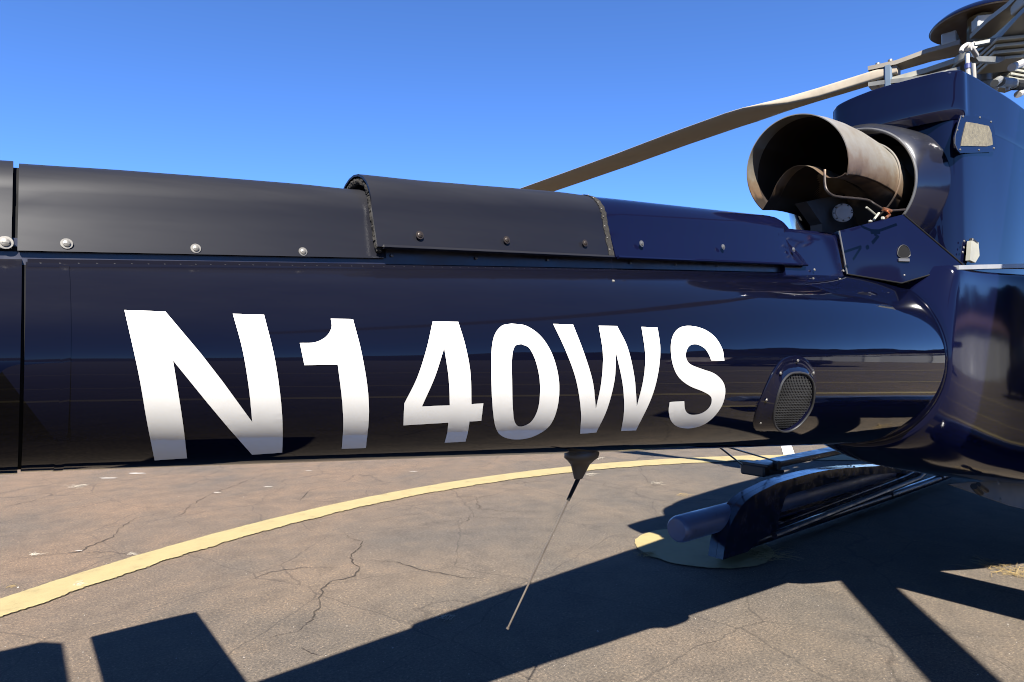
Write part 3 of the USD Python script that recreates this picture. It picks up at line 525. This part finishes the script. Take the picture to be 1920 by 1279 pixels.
# ---- exhaust: a wide pipe with a dented lip
LIPC, LR = V(2.50, YB, 2.094), .213
qa = np.linspace(0, 2 * np.pi, 200, endpoint=False)
ARC0, ARC1 = math.radians(-138), math.radians(-20)          # between these the lip is pushed in to an arch
A_PT = curve([(-60, 53), (-50, 42), (-36, 20), (-18, 3), (0, -4), (17, -2), (32, 7), (43, 19), (52, 28), (66, 33), (80, 32), (88, 27)], 8) * V(.00228, -.00217)
A_S = np.r_[0, np.cumsum(np.linalg.norm(np.diff(A_PT, axis=0), axis=1))]; A_S = A_S / A_S[-1]
def pipe_ring(x, z, r_, tilt, dent, yaw=0.):
    q = (qa + math.pi / 2) % (2 * math.pi) - math.pi / 2; q = np.where(q > math.radians(222), q - 2 * math.pi, q)
    c = np.c_[r_ * np.cos(q), r_ * np.sin(q)]; u = (q - ARC0) / (ARC1 - ARC0); on = (u > 0) & (u < 1)
    a_ = np.c_[np.interp(u, A_S, A_PT[:, 0]), np.interp(u, A_S, A_PT[:, 1])]; w = np.where(on, dent, 0.)[:, None]
    c = c * (1 - w) + a_ * (r_ / LR) * w; y, zz = -c[:, 0], c[:, 1]
    return np.stack([x + zz * math.sin(tilt) + y * math.sin(yaw), YB + y, z + zz * math.cos(tilt)], 1)
prof = [(2.50, 2.094, LR, -.207, 1.), (2.58, 2.106, .2125, -.16, 1.), (2.68, 2.114, .212, -.08, .98), (2.80, 2.116, .2115, .0, .92), (2.92, 2.110, .2105, .1, .75), (3.04, 2.096, .208, .2, .4), (3.16, 2.072, .205, .3, 0.), (3.30, 2.03, .20, .4, 0.)]
outer_p = [pipe_ring(*p) for p in prof]; inner_p = [pipe_ring(p[0], p[1], p[2] - .0035, p[3], p[4]) for p in prof]
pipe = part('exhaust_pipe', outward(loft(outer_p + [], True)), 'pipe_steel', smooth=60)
m_in = [inner_p[0] * (1 - t) + inner_p[1] * t for t in (0, .5, 1.)]
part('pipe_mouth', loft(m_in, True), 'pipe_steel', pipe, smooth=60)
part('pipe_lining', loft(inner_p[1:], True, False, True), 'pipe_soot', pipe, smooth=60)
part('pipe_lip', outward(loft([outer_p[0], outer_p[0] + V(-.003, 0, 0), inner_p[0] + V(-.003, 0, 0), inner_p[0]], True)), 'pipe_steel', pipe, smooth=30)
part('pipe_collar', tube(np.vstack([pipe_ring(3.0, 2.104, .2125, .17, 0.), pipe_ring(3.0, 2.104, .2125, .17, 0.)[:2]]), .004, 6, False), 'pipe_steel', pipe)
# drain line with copper fitting
W2 = lambda x, y: (1400 + x * .1798, 200 + y * .1798)
dl = [at_y(*W2(*p), Y) for p, Y in (((815, 660), 1.13), ((815, 780), 1.12), ((830, 860), 1.11), ((880, 915), 1.10), ((960, 940), 1.09), ((1240, 970), 1.07), ((1340, 1020), 1.05), ((1450, 1085), 1.03), ((1510, 1085), 1.02), ((1650, 1075), 1.0))]
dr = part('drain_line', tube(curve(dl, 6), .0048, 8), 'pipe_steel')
part('fitting', cat([tube([at_y(*W2(1420, 1068), 1.033), at_y(*W2(1500, 1092), 1.02)], .0085, 10), tube([at_y(*W2(1470, 1085), 1.02), at_y(*W2(1490, 1130), 1.02), at_y(*W2(1450, 1160), 1.02)], .006, 8)]), 'copper', dr)
part('clamp', cat([tube([at_y(*W2(1250, 1050), 1.03), at_y(*W2(1360, 1140), 1.03)], .004, 6), tube([at_y(*W2(1380, 1110), 1.02), at_y(*W2(1330, 1175), 1.02)], .0045, 6), box(at_y(*W2(1420, 1165), 1.02), (.016, .012, .012), None, .003), box(at_y(*W2(1290, 1195), 1.02), (.014, .01, .008), None, .002)]), 'hub_tan', dr)

# ---- window, latch and silver strip on the cowling's side
wp, wn = V(3.30, .858, 2.3), V(-.11, -1, 0); wn = wn / np.linalg.norm(wn)
on_w = lambda px, py, off=0.: at_plane(px, py, wp, wn) + wn * off
W3 = lambda x, y: (1580 + x * .1798, 100 + y * .1798)
fo = [on_w(*W3(*p), .006) for p in ((1215, 650), (1420, 665), (1540, 705), (1570, 800), (1585, 1000), (1570, 1030), (1210, 1045), (1160, 990), (1150, 880), (1180, 780))]
win = part('window_frame', slab(fo, .006, wn), 'navy_cowl_paint', smooth=30)
fi = [on_w(*W3(*p), .009) for p in ((1270, 722), (1370, 738), (1500, 765), (1530, 840), (1542, 960), (1480, 975), (1215, 972), (1230, 880))]
part('grille', slab(fi, .003, wn), 'grille_cloth', win, smooth=20)
part('frame_edge', tube([on_w(*W3(*p), .007) for p in ((1215, 655), (1185, 750), (1152, 870), (1150, 950), (1175, 1010))], .0016, 6), 'rim_grey', win)
for p in ((1238, 665), (1415, 675), (1530, 720), (1178, 805), (1208, 1010), (1405, 1013), (1560, 995)): screw(on_w(*W3(*p), .006), wn, .0048, win, washer=False)
W4 = lambda x, y: (1480 + x * .23454, 340 + y * .23454)
lt = [on_w(*W4(*p), .02) for p in ((1412, 480), (1470, 495), (1478, 600), (1445, 655), (1400, 635))]
lat = part('latch', slab(lt, .016, wn), 'hub_tan', smooth=20)
for p in ((1388, 480), (1384, 531), (1376, 568), (1486, 537), (1480, 618)): screw(on_w(*W4(*p), .004), wn, .0055, lat, washer=False)
part('latch_hook', bar(on_w(*W4(1425, 470), .012), on_w(*W4(1465, 500), .012), .016, .016, .003), 'dark_metal', lat)
# silver strip along the top of the fuselage side
sp = []
for px in np.linspace(1792, 1990, 16):
    p0 = on_w(px, 506.5 - (px - 1778) * .028, .012); p1 = on_w(px, 498.5 - (px - 1778) * .028, .012); sp.append([p0 + wn * .0, p1, p1 - wn * .05, p0 - wn * .05])
part('side_strip', outward(loft(sp, True, True, True)), 'stripe_silver', smooth=20)

# ---- belly vent: a scoop with wire mesh on the boom's side
W5 = lambda x, y: (1390 + x * .20833, 630 + y * .20833)
fl = sm([(480, 178), (560, 200), (640, 300), (660, 400), (655, 560), (610, 660), (520, 740), (400, 810), (250, 850), (140, 850), (112, 800), (130, 690), (190, 530), (270, 350), (350, 230), (420, 190), (480, 178)], 4)
flx = [cone_hit(*W5(*p)) for p in fl]
fl3 = np.array([cone_pt(x, a_, .004) for x, a_ in flx]); fb3 = np.array([cone_pt(x, a_, -.002) for x, a_ in flx]); ctr = np.array([cone_pt(np.mean([q[0] for q in flx]), np.mean([q[1] for q in flx]), .004)])
op = sm([(500, 325), (570, 345), (615, 420), (610, 540), (565, 650), (470, 750), (360, 800), (270, 780), (235, 700), (260, 590), (300, 480), (350, 390), (420, 335), (500, 325)], 5)
opx = [cone_hit(*W5(*p)) for p in op]
lift = lambda u: .009 + .020 * np.clip(u, 0, 1)
zz = np.array([q[1] for q in opx]); un = (zz.max() - zz) / (zz.max() - zz.min())
op3 = np.array([cone_pt(x, a_, lift(u)) for (x, a_), u in zip(opx, un)])
def resample(P, n):
    P = np.vstack([P, P[:1]]); s = np.r_[0, np.cumsum(np.linalg.norm(np.diff(P, axis=0), axis=1))]; t = np.linspace(0, s[-1], n, endpoint=False); return np.stack([np.interp(t, s, P[:, k]) for k in range(3)], 1)
def align(P, Q):
    k = min(range(len(Q)), key=lambda i: np.linalg.norm(P - np.roll(Q, -i, 0), axis=1).sum()); return np.roll(Q, -k, 0)
O1 = resample(fl3, 72); O2 = align(O1, resample(op3, 72)); O0 = align(O1, resample(fb3, 72))
c3 = O2.mean(0); O2b = O2 + (O2 - c3) * .10 - (O2 - np.array([[q[0], YB, AX] for q in O2])) * .02; inn = O2 + (c3 - O2) * .06 + V(0, .045, .012)
mid = O1 * .62 + O2b * .38 - V(0, -.004, 0)
vent = part('vent_scoop', outward(loft([O0, O1, mid, O2b, O2, inn], True, False, False)), 'navy_gloss', smooth=30)
part('vent_lip', tube(np.vstack([O2, O2[:2]]), .0035, 8, False), 'dark_metal', vent)
u_op = Polygon([(q[0], q[1] * .3) for q in opx]).buffer(-.001); x0, y0, x1, y1 = u_op.bounds; ms = []
def inside_pt(x, y, o_): u_ = np.clip((zz.max() - y / .3) / (zz.max() - zz.min()), 0, 1); return cone_pt(x, y / .3, o_ + .010 * u_)
bk = np.array([inside_pt(x, y, .0015) for x, y in list(u_op.exterior.coords)[:-1]]); gx = []
for x in np.linspace(x0, x1, 26):
    ln = LineString([(x, y0 - 1), (x, y1 + 1)]).intersection(u_op)
    if ln.geom_type == 'LineString' and not ln.is_empty: (_, ya), (_, yb_) = ln.coords[0], ln.coords[-1]; gx.append([inside_pt(x, y, .0015) for y in np.linspace(ya, yb_, 14)])
part('vent_liner', loft(gx, False), 'black_gap', vent)
for ax, lo, hi, step in ((0, x0, x1, .0085), (1, y0, y1, .0085)):
    for s in np.arange(lo + step / 2, hi, step):
        ln = LineString([(s, y0 - 1), (s, y1 + 1)] if ax == 0 else [(x0 - 1, s), (x1 + 1, s)]).intersection(u_op)
        if ln.is_empty or ln.geom_type != 'LineString': continue
        (ax_, ay_), (bx_, by_) = ln.coords[0], ln.coords[-1]
        ms.append(tube([inside_pt(ax_ + (bx_ - ax_) * t, ay_ + (by_ - ay_) * t, .0055) for t in np.linspace(0, 1, 8)], .0009, 4))
part('wire_mesh', cat(ms), 'mesh_wire', vent, smooth=60)
for p in ((487, 222), (333, 332), (628, 332), (207, 567), (158, 768)):
    x, a_ = cone_hit(*W5(*p)); screw(cone_pt(x, a_, .007), (0, -math.cos(a_), math.sin(a_)), .0052, vent, washer=False)

# ---- whip antenna under the boom
ab = V(1.268, YB, AX - float(rad(1.268)) + .004); tip0, tip1 = V(1.252, YB, .977), V(.999, YB, .627)
ant = part('antenna_base', outward(loft([ab + V((tip0[0] - ab[0]) * t, 0, (tip0[2] - ab[2]) * t) + r_ * np.stack([np.cos(qa) * 1.15, np.sin(qa), 0 * qa], 1) for t, r_ in ((0, .044), (.1, .046), (.24, .045), (.34, .036), (.5, .025), (.75, .018), (1., .011))], True, True, True)), 'brown_plastic', smooth=40)
part('antenna_sleeve', tube([tip0, tip0 + (tip1 - tip0) * .16], [.0062, .0048], 8), 'rubber', ant)
part('antenna_rod', tube([tip0 + (tip1 - tip0) * .15, tip1], [.0032, .0026], 8), 'brown_plastic', ant)
part('antenna_tip', lathe([(.0001, -.004), (.004, -.002), (.004, .003), (.0001, .004)], tip1, tip1 - tip0, 8), 'brown_plastic', ant)

# ---- belly plate low at the right
bp = [at_y(*p, 1.0) for p in ((1847, 907), (1870, 903), (1960, 897), (1990, 985), (1905, 948))]
pl = part('belly_plate', slab(bp, .012, (-.2, -1, .2)), 'plate_grey', smooth=20)
for p in ((1872, 906), (1908, 903), (1876, 936)): screw(at_y(*p, .992), (-.2, -1, .2), .009, pl, washer=False)
part('drain_stub', cat([tube([at_y(1826, 912, 1.0), at_y(1838, 924, 1.0)], .016, 8), tube([at_y(1834, 908, 1.0), at_y(1850, 920, 1.0)], .012, 8)]), 'dark_metal')

# ---- landing gear
SK = YB + 1.09
def skid_side(s):
    y = YB + s * 1.09; near = s < 0
    sk_ = part('skid_tube', tube(curve([(3.62, y, .045), (3.7, y, .045), (4.4, y, .050), (7.6, y, .05), (8.3, y, .12), (8.7, y, .32)], 6), .036, 16), 'navy_dark', smooth=60)
    fl_ = part('float_tube', outward(loft([np.stack([np.full(28, x), y + r_ * np.cos(np.linspace(0, 6.2832, 28, endpoint=False)), .275 + r_ * np.sin(np.linspace(0, 6.2832, 28, endpoint=False))], 1) for x, r_ in ((3.150, .05), (3.152, .066), (3.165, .076), (3.19, .081), (3.205, .0785), (3.215, .0815), (3.7, .0815), (4.4, .080), (7.8, .08))], True, True, True)), 'float_blue', smooth=40)
    part('end_ring', lathe([(.045, 0), (.052, -.004), (.055, .0)], (3.150, y, .275), (-1, 0, 0), 24), 'float_blue', fl_)
    # pod with a rounded tail, a hollow in its side
    yn = y - s * .11 if near else y - .11
    pp = curve([(3.47, .06), (3.505, .17), (3.57, .27), (3.68, .355), (3.81, .405), (4.02, .437), (4.22, .455), (4.70, .462), (5.10, .445), (5.50, .415)], 6)
    low = [(5.9, .38), (6.5, .33), (6.85, .28), (6.9, .22), (6.75, .20), (4.12, .135), (3.9, .10), (3.75, .055)]
    prof_ = [tuple(q) for q in pp] + low
    hole = [(4.135, .185), (6.4, .245), (6.25, .28), (5.55, .345), (4.9, .395), (4.38, .405), (4.24, .34)]
    t = trimesh.creation.extrude_polygon(Polygon(prof_, [hole]), .05, engine='earcut'); t2 = trimesh.creation.extrude_polygon(Polygon(prof_), .055, engine='earcut')
    def place(t_, y0_): v_ = t_.vertices.copy(); t_.vertices = np.c_[v_[:, 0], y0_ + v_[:, 2], v_[:, 1]]; return outward(t_)
    pod = part('float_pod', place(t2, yn + .052), 'pod_blue', smooth=40)
    part('pod_side', place(t, yn), 'pod_blue', pod, smooth=40)
    part('pod_edge', tube([(4.14, yn - .003, .172), (5.3, yn - .003, .205), (6.4, yn - .003, .236), (6.72, yn - .003, .262)], .008, 8), 'pod_blue', pod)
    part('pod_rail', tube([(4.05, yn - .02, .11), (5.4, yn - .02, .15), (6.65, yn - .02, .185), (6.95, yn - .01, .25)], .022, 10), 'navy_dark', pod)
    part('pod_tray', box((5.2, yn + .03, .20), (2.1, .045, .012), None, .003), 'pod_blue', pod)
    for i in range(3): screw(V(5.40 + .012 * i, yn + .03 + .03 * i, .424), (0, 0, 1), .008, pod, m_='dark_metal', washer=False)
    return yn
yn = skid_side(1); skid_side(-1)
# long step board on the far side, its bracket and brace wires
b0, b1 = at_y(1412, 876, 2.6), at_y(1598, 838.5, 2.6)
sb_ = part('step_board', bar(b0 + V(.1, 0, 0), b1, .16, .042, .012), 'navy_dark', smooth=30)
part('board_edge', bar(b0 + V(.1, -.082, .021), b1 + V(0, -.082, .021), .012, .016, .003), 'light_grey', sb_)
part('board_bracket', cat([box(b0 + V(.10, 0, -.02), (.24, .2, .085), None, .012), box(b0 + V(.02, -.02, .025), (.08, .22, .02), None, .005), box(b0 + V(.16, -.10, .01), (.05, .05, .07), None, .008), tube([b0 + V(.05, -.10, -.03), b0 + V(.22, -.11, -.04)], .02, 10)]), 'dark_metal', sb_)
for p, q in (((1346, 836), (1392, 872)), ((1357, 836), (1452, 864))):
    part('brace_wire', tube([at_y(*p, 2.2) + (at_y(*p, 2.2) - at_y(*q, 2.58)) * .5, at_y(*q, 2.58)], .006, 6), 'brown_plastic', sb_)
for s in (1, -1):
    for x in (6.3, 7.6):
        part('cross_tube', tube(curve([(x, YB, .62), (x, YB + s * .55, .60), (x, YB + s * .9, .45), (x, YB + s * 1.07, .2), (x, YB + s * 1.09, .05)], 6), .04, 12), 'navy_dark')

# ---- rotor head and blades
HX, HZ = 5.0, 3.32
hub = V(HX, YB, HZ)
mast = part('mast', lathe([(.10, 2.35), (.095, 2.62), (.065, 2.64), (.06, 3.05), (.09, 3.08), (.09, 3.12), (.06, 3.14), (.06, 3.5)], (HX, YB, 0), (0, 0, 1), 24), 'hub_grey')
part('swashplate', cat([lathe([(.12, 2.70), (.23, 2.71), (.24, 2.725), (.24, 2.765), (.23, 2.78), (.12, 2.79)], (HX, YB, 0), (0, 0, 1), 32), lathe([(.10, 2.60), (.17, 2.62), (.17, 2.69), (.10, 2.70)], (HX, YB, 0), (0, 0, 1), 32)]), 'hub_grey', mast)
dz = lambda P: outward(loft([[V(HX + r_ * math.cos(q), YB + r_ * math.sin(q), z + .066) for q in np.linspace(0, 6.2832, 56, endpoint=False)] for r_, z in P], True))
dome_o = part('dome_cap', dz(((.0005, 3.565), (.09, 3.560), (.18, 3.542), (.24, 3.512), (.272, 3.485), (.281, 3.472), (.277, 3.464), (.268, 3.470), (.235, 3.494), (.16, 3.517), (.0005, 3.535))), 'dome_brown', smooth=40)
part('dome_skin', dz(((.0005, 3.569), (.09, 3.564), (.182, 3.545), (.244, 3.514), (.276, 3.487), (.285, 3.472))), 'navy_cowl_paint', dome_o, smooth=40)
PSI = [81.8, -38.2, 201.8]
def dirs(psi): a_ = math.radians(psi); d_ = V(-math.cos(a_), math.sin(a_), 0); return d_, V(-d_[1], d_[0], 0)
star = []
for psi in PSI:
    d_, s_ = dirs(psi)
    o2 = [hub + d_ * r_ + s_ * w_ for r_, w_ in ((.02, .11), (.16, .085), (.30, .055), (.52, .05), (.56, .03), (.56, -.03), (.52, -.05), (.30, -.055), (.16, -.085), (.02, -.11))]
    star.append(slab(o2, .035, (0, 0, 1)))
part('star_plate', cat(star + [lathe([(.0005, -.03), (.15, -.03), (.16, -.02), (.16, .02), (.15, .03), (.0005, .03)], hub - V(0, 0, .018), (0, 0, 1), 32)]), 'hub_tan', smooth=25)
part('hub_cap', lathe([(.10, .02), (.09, .10), (.075, .12), (.07, .26), (.0005, .27)], hub, (0, 0, 1), 28), 'hub_tan')
droop = PchipInterpolator([.3, .45, .68, 1.15, 1.65, 2.06, 2.6, 3.24, 3.96, 5.4], [.065, .06, .05, .032, .018, -.012, -.066, -.122, -.18, -.33])
def section(c_, w_, t_, sq, pitch, d_, s_):
    q = np.linspace(0, 2 * np.pi, 28, endpoint=False); e_ = 2 / sq
    u_ = np.sign(np.cos(q)) * np.abs(np.cos(q)) ** e_ * w_ / 2; v_ = np.sign(np.sin(q)) * np.abs(np.sin(q)) ** e_ * t_ / 2 * (1 if sq > 2.4 else (.35 + .65 * np.sqrt(np.clip(.5 + u_ / w_ + .12, 0, 1))))
    return c_ + u_[:, None] * (s_ * math.cos(pitch) + V(0, 0, 1) * math.sin(pitch)) + v_[:, None] * (V(0, 0, 1) * math.cos(pitch) - s_ * math.sin(pitch))
for bi, psi in enumerate(PSI):
    d_, s_ = dirs(psi)
    rs = [.47, .475, .7, 1.0, 1.22, 1.4, 1.55, 1.7]; R1 = []
    for r_ in rs + [2.2, 2.8, 3.4, 4.0, 4.6, 5.1, 5.3]:
        f_ = np.clip((r_ - 1.02) / .60, 0, 1); f_ = f_ * f_ * (3 - 2 * f_)
        w_, t_, sq = .105 + .205 * f_, .078 - .046 * f_, 5. - 3. * f_
        if r_ == .47: w_, t_ = w_ * .8, t_ * .8
        R1.append(section(hub + d_ * r_ + V(0, 0, float(droop(r_))), w_, t_, sq, .10 * f_, d_, s_))
    bl_ = part('rotor_blade', outward(loft(R1[5:], True, True, True)), 'blade_tan', smooth=50)
    part('blade_root', outward(loft(R1[:6], True, True, False)), 'blade_tan', bl_, smooth=35)
    for h_ in (.062, -.058):
        n0 = 7; tt = np.linspace(.10, .66, n0); hh = h_ * np.interp(tt, [.1, .3, .5, .66], [1.5, 1.5, 1.05, 1.0]) + np.interp(tt, [.1, .45, .66], [0, .02, float(droop(.6))])
        part('sleeve_plate', outward(loft([[hub + d_ * t_ + s_ * (w_ * k_) + V(0, 0, z_ + e_) for k_, e_ in ((-1, -.015), (1, -.015), (1, .015), (-1, .015))] for t_, z_, w_ in zip(tt, hh, np.interp(tt, [.1, .3, .6, .66], [.105, .085, .055, .045]))], True, True, True)), 'blade_root' if h_ > 0 else 'hub_grey', bl_, smooth=20)
    for r_ in (.52, .60):
        for k_ in (-.025, .025):
            p = hub + d_ * r_ + s_ * k_ + V(0, 0, float(droop(.6))); part('blade_bolt', lathe([(.0001, -.085), (.011, -.085), (.011, -.07), (.016, -.07), (.016, -.064), (.008, -.064), (.008, .072), (.016, .072), (.016, .085), (.0001, .086)], p, (0, 0, 1), 10), 'steel_screw', bl_)
    hn = hub + d_ * .33 + s_ * .06
    F3 = np.stack([d_, s_, V(0, 0, 1)], 1)
    for bs in (-.055, .055): part('damper_block', box(hub + d_ * .16 + s_ * bs + V(0, 0, .145), (.085, .10, .075), F3, .006), 'light_grey', bl_)
    for i in range(4): part('bearing_plate', box(hub + d_ * (.30 - .022 * i) + V(0, 0, -.085 - .026 * i), (.26 - .02 * i, .21 - .012 * i, .020), F3, .004), 'hub_tan', bl_)
    part('pitch_horn', bar(hub + d_ * .36 - V(0, 0, .06), hub + d_ * .33 - s_ * .19 - V(0, 0, .07), .05, .03, .008), 'hub_grey', bl_)
    l0, l1 = hub + d_ * .33 - s_ * .19 - V(0, 0, .075), V(HX, YB, 2.75) + d_ * .20 - s_ * .12
    part('pitch_link', cat([tube([l0, l1], .012, 10), lathe([(.0001, -.02), (.022, -.02), (.024, 0), (.022, .02), (.0001, .02)], l0, d_, 12)]), 'white_part', bl_)
    part('link_band', tube([l0 + (l1 - l0) * .55, l0 + (l1 - l0) * .72], .0145, 10), 'band_blue', bl_)
    if bi == 0:
        part('tie_strap', cat([box(hub + d_ * .53 + V(0, 0, .0), (.05, .13, .20), np.stack([d_, s_, V(0, 0, 1)], 1), .01)]), 'cloth_blue', bl_)
# a white pitch link with a clevis standing in front of the mast, and small rods further right
W6 = lambda x, y: (1700 + x * .14076, y * .14076)
PY_ = 1.05
wl = part('control_rod', tube([at_y(*W6(808, 720), PY_), at_y(*W6(815, 960), PY_), at_y(*W6(822, 1040), PY_)], .011, 10), 'white_part', label='white rod with a blue band')
part('rod_band', tube([at_y(*W6(811, 850), PY_), at_y(*W6(813, 915), PY_)], .0145, 10), 'band_blue', wl)
part('rod_clevis', cat([tube(curve([at_y(*W6(*p), PY_) for p in ((722, 690), (740, 640), (790, 600), (830, 590), (860, 640), (925, 740))], 5), [.010] * 20 + [.014] * 6, 10), lathe([(.0001, -.014), (.017, -.014), (.017, .014), (.0001, .014)], at_y(*W6(820, 640), PY_), (0, 1, 0), 12)]), 'white_part', wl)
part('scissor_link', slab([at_y(*W6(*p), 1.08) for p in ((905, 745), (1320, 755), (1330, 790), (1240, 830), (960, 815))], .03, (0, -1, 0)), 'hub_grey')
for p, q, r_, m_ in (((1170, 1110), (1240, 1060), .02, 'hub_grey'), ((1240, 1090), (1420, 1110), .028, 'hub_grey'), ((1345, 1110), (1345, 1210), .010, 'white_part'), ((1400, 1130), (1430, 1130), .022, 'hub_tan'), ((1430, 1130), (1540, 1135), .030, 'rubber'), ((1480, 1260), (1570, 1215), .02, 'white_part'), ((1400, 900), (1570, 830), .022, 'white_part')):
    part('control_link', tube([at_y(*W6(*p), 1.0), at_y(*W6(*q), 1.0)], r_, 10), m_)

# ---- tail surfaces, then an unseen panel and door added to cast shadows
def foil(x0, x1, y0, y1, z, th):
    q = np.linspace(0, 2 * np.pi, 24, endpoint=False); xc, hw = (x0 + x1) / 2, (x1 - x0) / 2
    rings = [np.stack([xc + hw * np.cos(q), np.full(24, y), z + th / 2 * np.sin(q) * (.6 + .4 * np.cos(q))], 1) for y in (y0, (y0 + y1) / 2, y1)]
    return outward(loft(rings, True, True, True))
part('tailplane', cat([foil(-.475, -.012, .06, 1.13, 1.30, .05), foil(-.475, -.012, 1.41, 2.48, 1.30, .05)]), 'navy_cowl_paint', smooth=40)
up_ = Polygon([(-1.35, 1.33), (-1.35, 2.02), (-1.03, 2.02), (-.97, 1.96), (-.97, 1.33)]).buffer(.03)
tp = trimesh.creation.extrude_polygon(up_, .03, engine='earcut'); tp.apply_translation((0, 0, 1.88)); part('added_shadow_panel', tp, 'navy_cowl_paint', smooth=30)  # unseen upper panel, invented to cast the shadow at the lower left
part('added_panel_strut', tube([(-1.1, YB, 1.3), (-1.1, 1.45, 1.88)], .03, 10), 'navy_dark')  # holds up the invented panel
fin = trimesh.creation.extrude_polygon(Polygon([(-3.0, 1.4), (-3.5, 2.5), (-3.95, 2.5), (-3.65, 1.25)]), .06, engine='earcut'); v = fin.vertices.copy(); fin.vertices = np.c_[v[:, 0], YB - .03 + v[:, 2], v[:, 1]]
part('tail_fin', outward(fin), 'navy_cowl_paint', smooth=30)
part('added_shadow_door', box((3.41, .02, 1.38), (.505, 1.16, .03), None, .01), 'navy_cowl_paint')  # unseen open door, guessed and sized to cast the band at the right

# ------------------------------------------------------------------ what lies behind the photographer, mirrored in the paint
def ridge(x0, x1, y, h, n, seed, thick):
    xs2 = np.linspace(x0, x1, n); z = h * (.45 + .55 * meshkit.fbm(np.c_[xs2 / 30, xs2 * 0, xs2 * 0], 5, seed)) * np.interp(xs2, [x0, -60, 0, 70, 200, x1], [.2, .25, .33, .6, 1.2, 1.7])
    rows = [np.c_[xs2, np.full(n, y + thick), np.full(n, -1.)], np.c_[xs2, np.full(n, y + thick * .4), z * .55], np.c_[xs2, np.full(n, y), z], np.c_[xs2, np.full(n, y - thick), np.full(n, -1.)]]
    return loft(rows, False)
obj('hills', outward(ridge(-500, 700, -150, 36, 300, 4, 30)), 'hill_scrub', kind='structure', smooth=False)
hangar = thing('hangar', 'long low white hangar with a rust red roof across the apron', 'hangar')
HM = np.array([[math.cos(-.95), -math.sin(-.95), 0], [math.sin(-.95), math.cos(-.95), 0], [0, 0, 1]]); HO = V(40, -14, 0)
def hang(t): t.vertices = t.vertices @ HM.T + HO; return t
prim = trimesh.creation.extrude_polygon(Polygon([(-6, 0), (6, 0), (6, 2.7), (0, 3.7), (-6, 2.7)]), 26, engine='earcut'); v = prim.vertices.copy(); prim.vertices = np.c_[v[:, 2] - 13, v[:, 0], v[:, 1]]
obj('wall', hang(outward(prim)), 'shed_white', hangar, smooth=False)
for s in (1, -1): obj('roof', hang(slab([(-13.4, 0, 3.82), (13.4, 0, 3.82), (13.4, s * 6.5, 2.72), (-13.4, s * 6.5, 2.72)], .12, (0, s * .17, 1))), 'shed_roof', hangar, smooth=False)
for i in range(4): obj('door', hang(box((-9.6 + i * 6.4, -6.05, 1.15), (4.6, .1, 2.2))), 'shed_door', hangar)
def car(x, y, lab, m_):
    t = thing('parked_car', lab, 'car', group='vehicles parked across the apron', loc=(x, y, 0))
    body = trimesh.creation.extrude_polygon(Polygon([(-2.2, .35), (2.2, .35), (2.25, .75), (2.1, .95), (1.1, 1.05), (.5, 1.62), (-1.6, 1.66), (-2.1, 1.1), (-2.25, .8)]).buffer(.05), 1.7, engine='earcut'); v = body.vertices.copy(); body.vertices = np.c_[v[:, 0], v[:, 2] - .85, v[:, 1]]
    obj('body', outward(body), m_, t)
    gl = trimesh.creation.extrude_polygon(Polygon([(.95, 1.08), (.45, 1.55), (-1.5, 1.58), (-1.85, 1.12)]), 1.82, engine='earcut'); v = gl.vertices.copy(); gl.vertices = np.c_[v[:, 0], v[:, 2] - .91, v[:, 1]]; obj('window', outward(gl), 'glass_dark', t)
    for wx in (-1.4, 1.4):
        for wy in (-.82, .82): obj('wheel', lathe([(.0005, -.11), (.2, -.11), (.33, -.09), (.34, 0), (.33, .09), (.2, .11), (.0005, .11)], (wx, wy, .34), (0, 1, 0), 20), 'rubber', t)
car(20, -4.2, 'white car parked nearest to the white hangar', 'white_gloss'); car(14, -8.8, 'rust red car parked beside the white car across the apron', 'shed_roof')
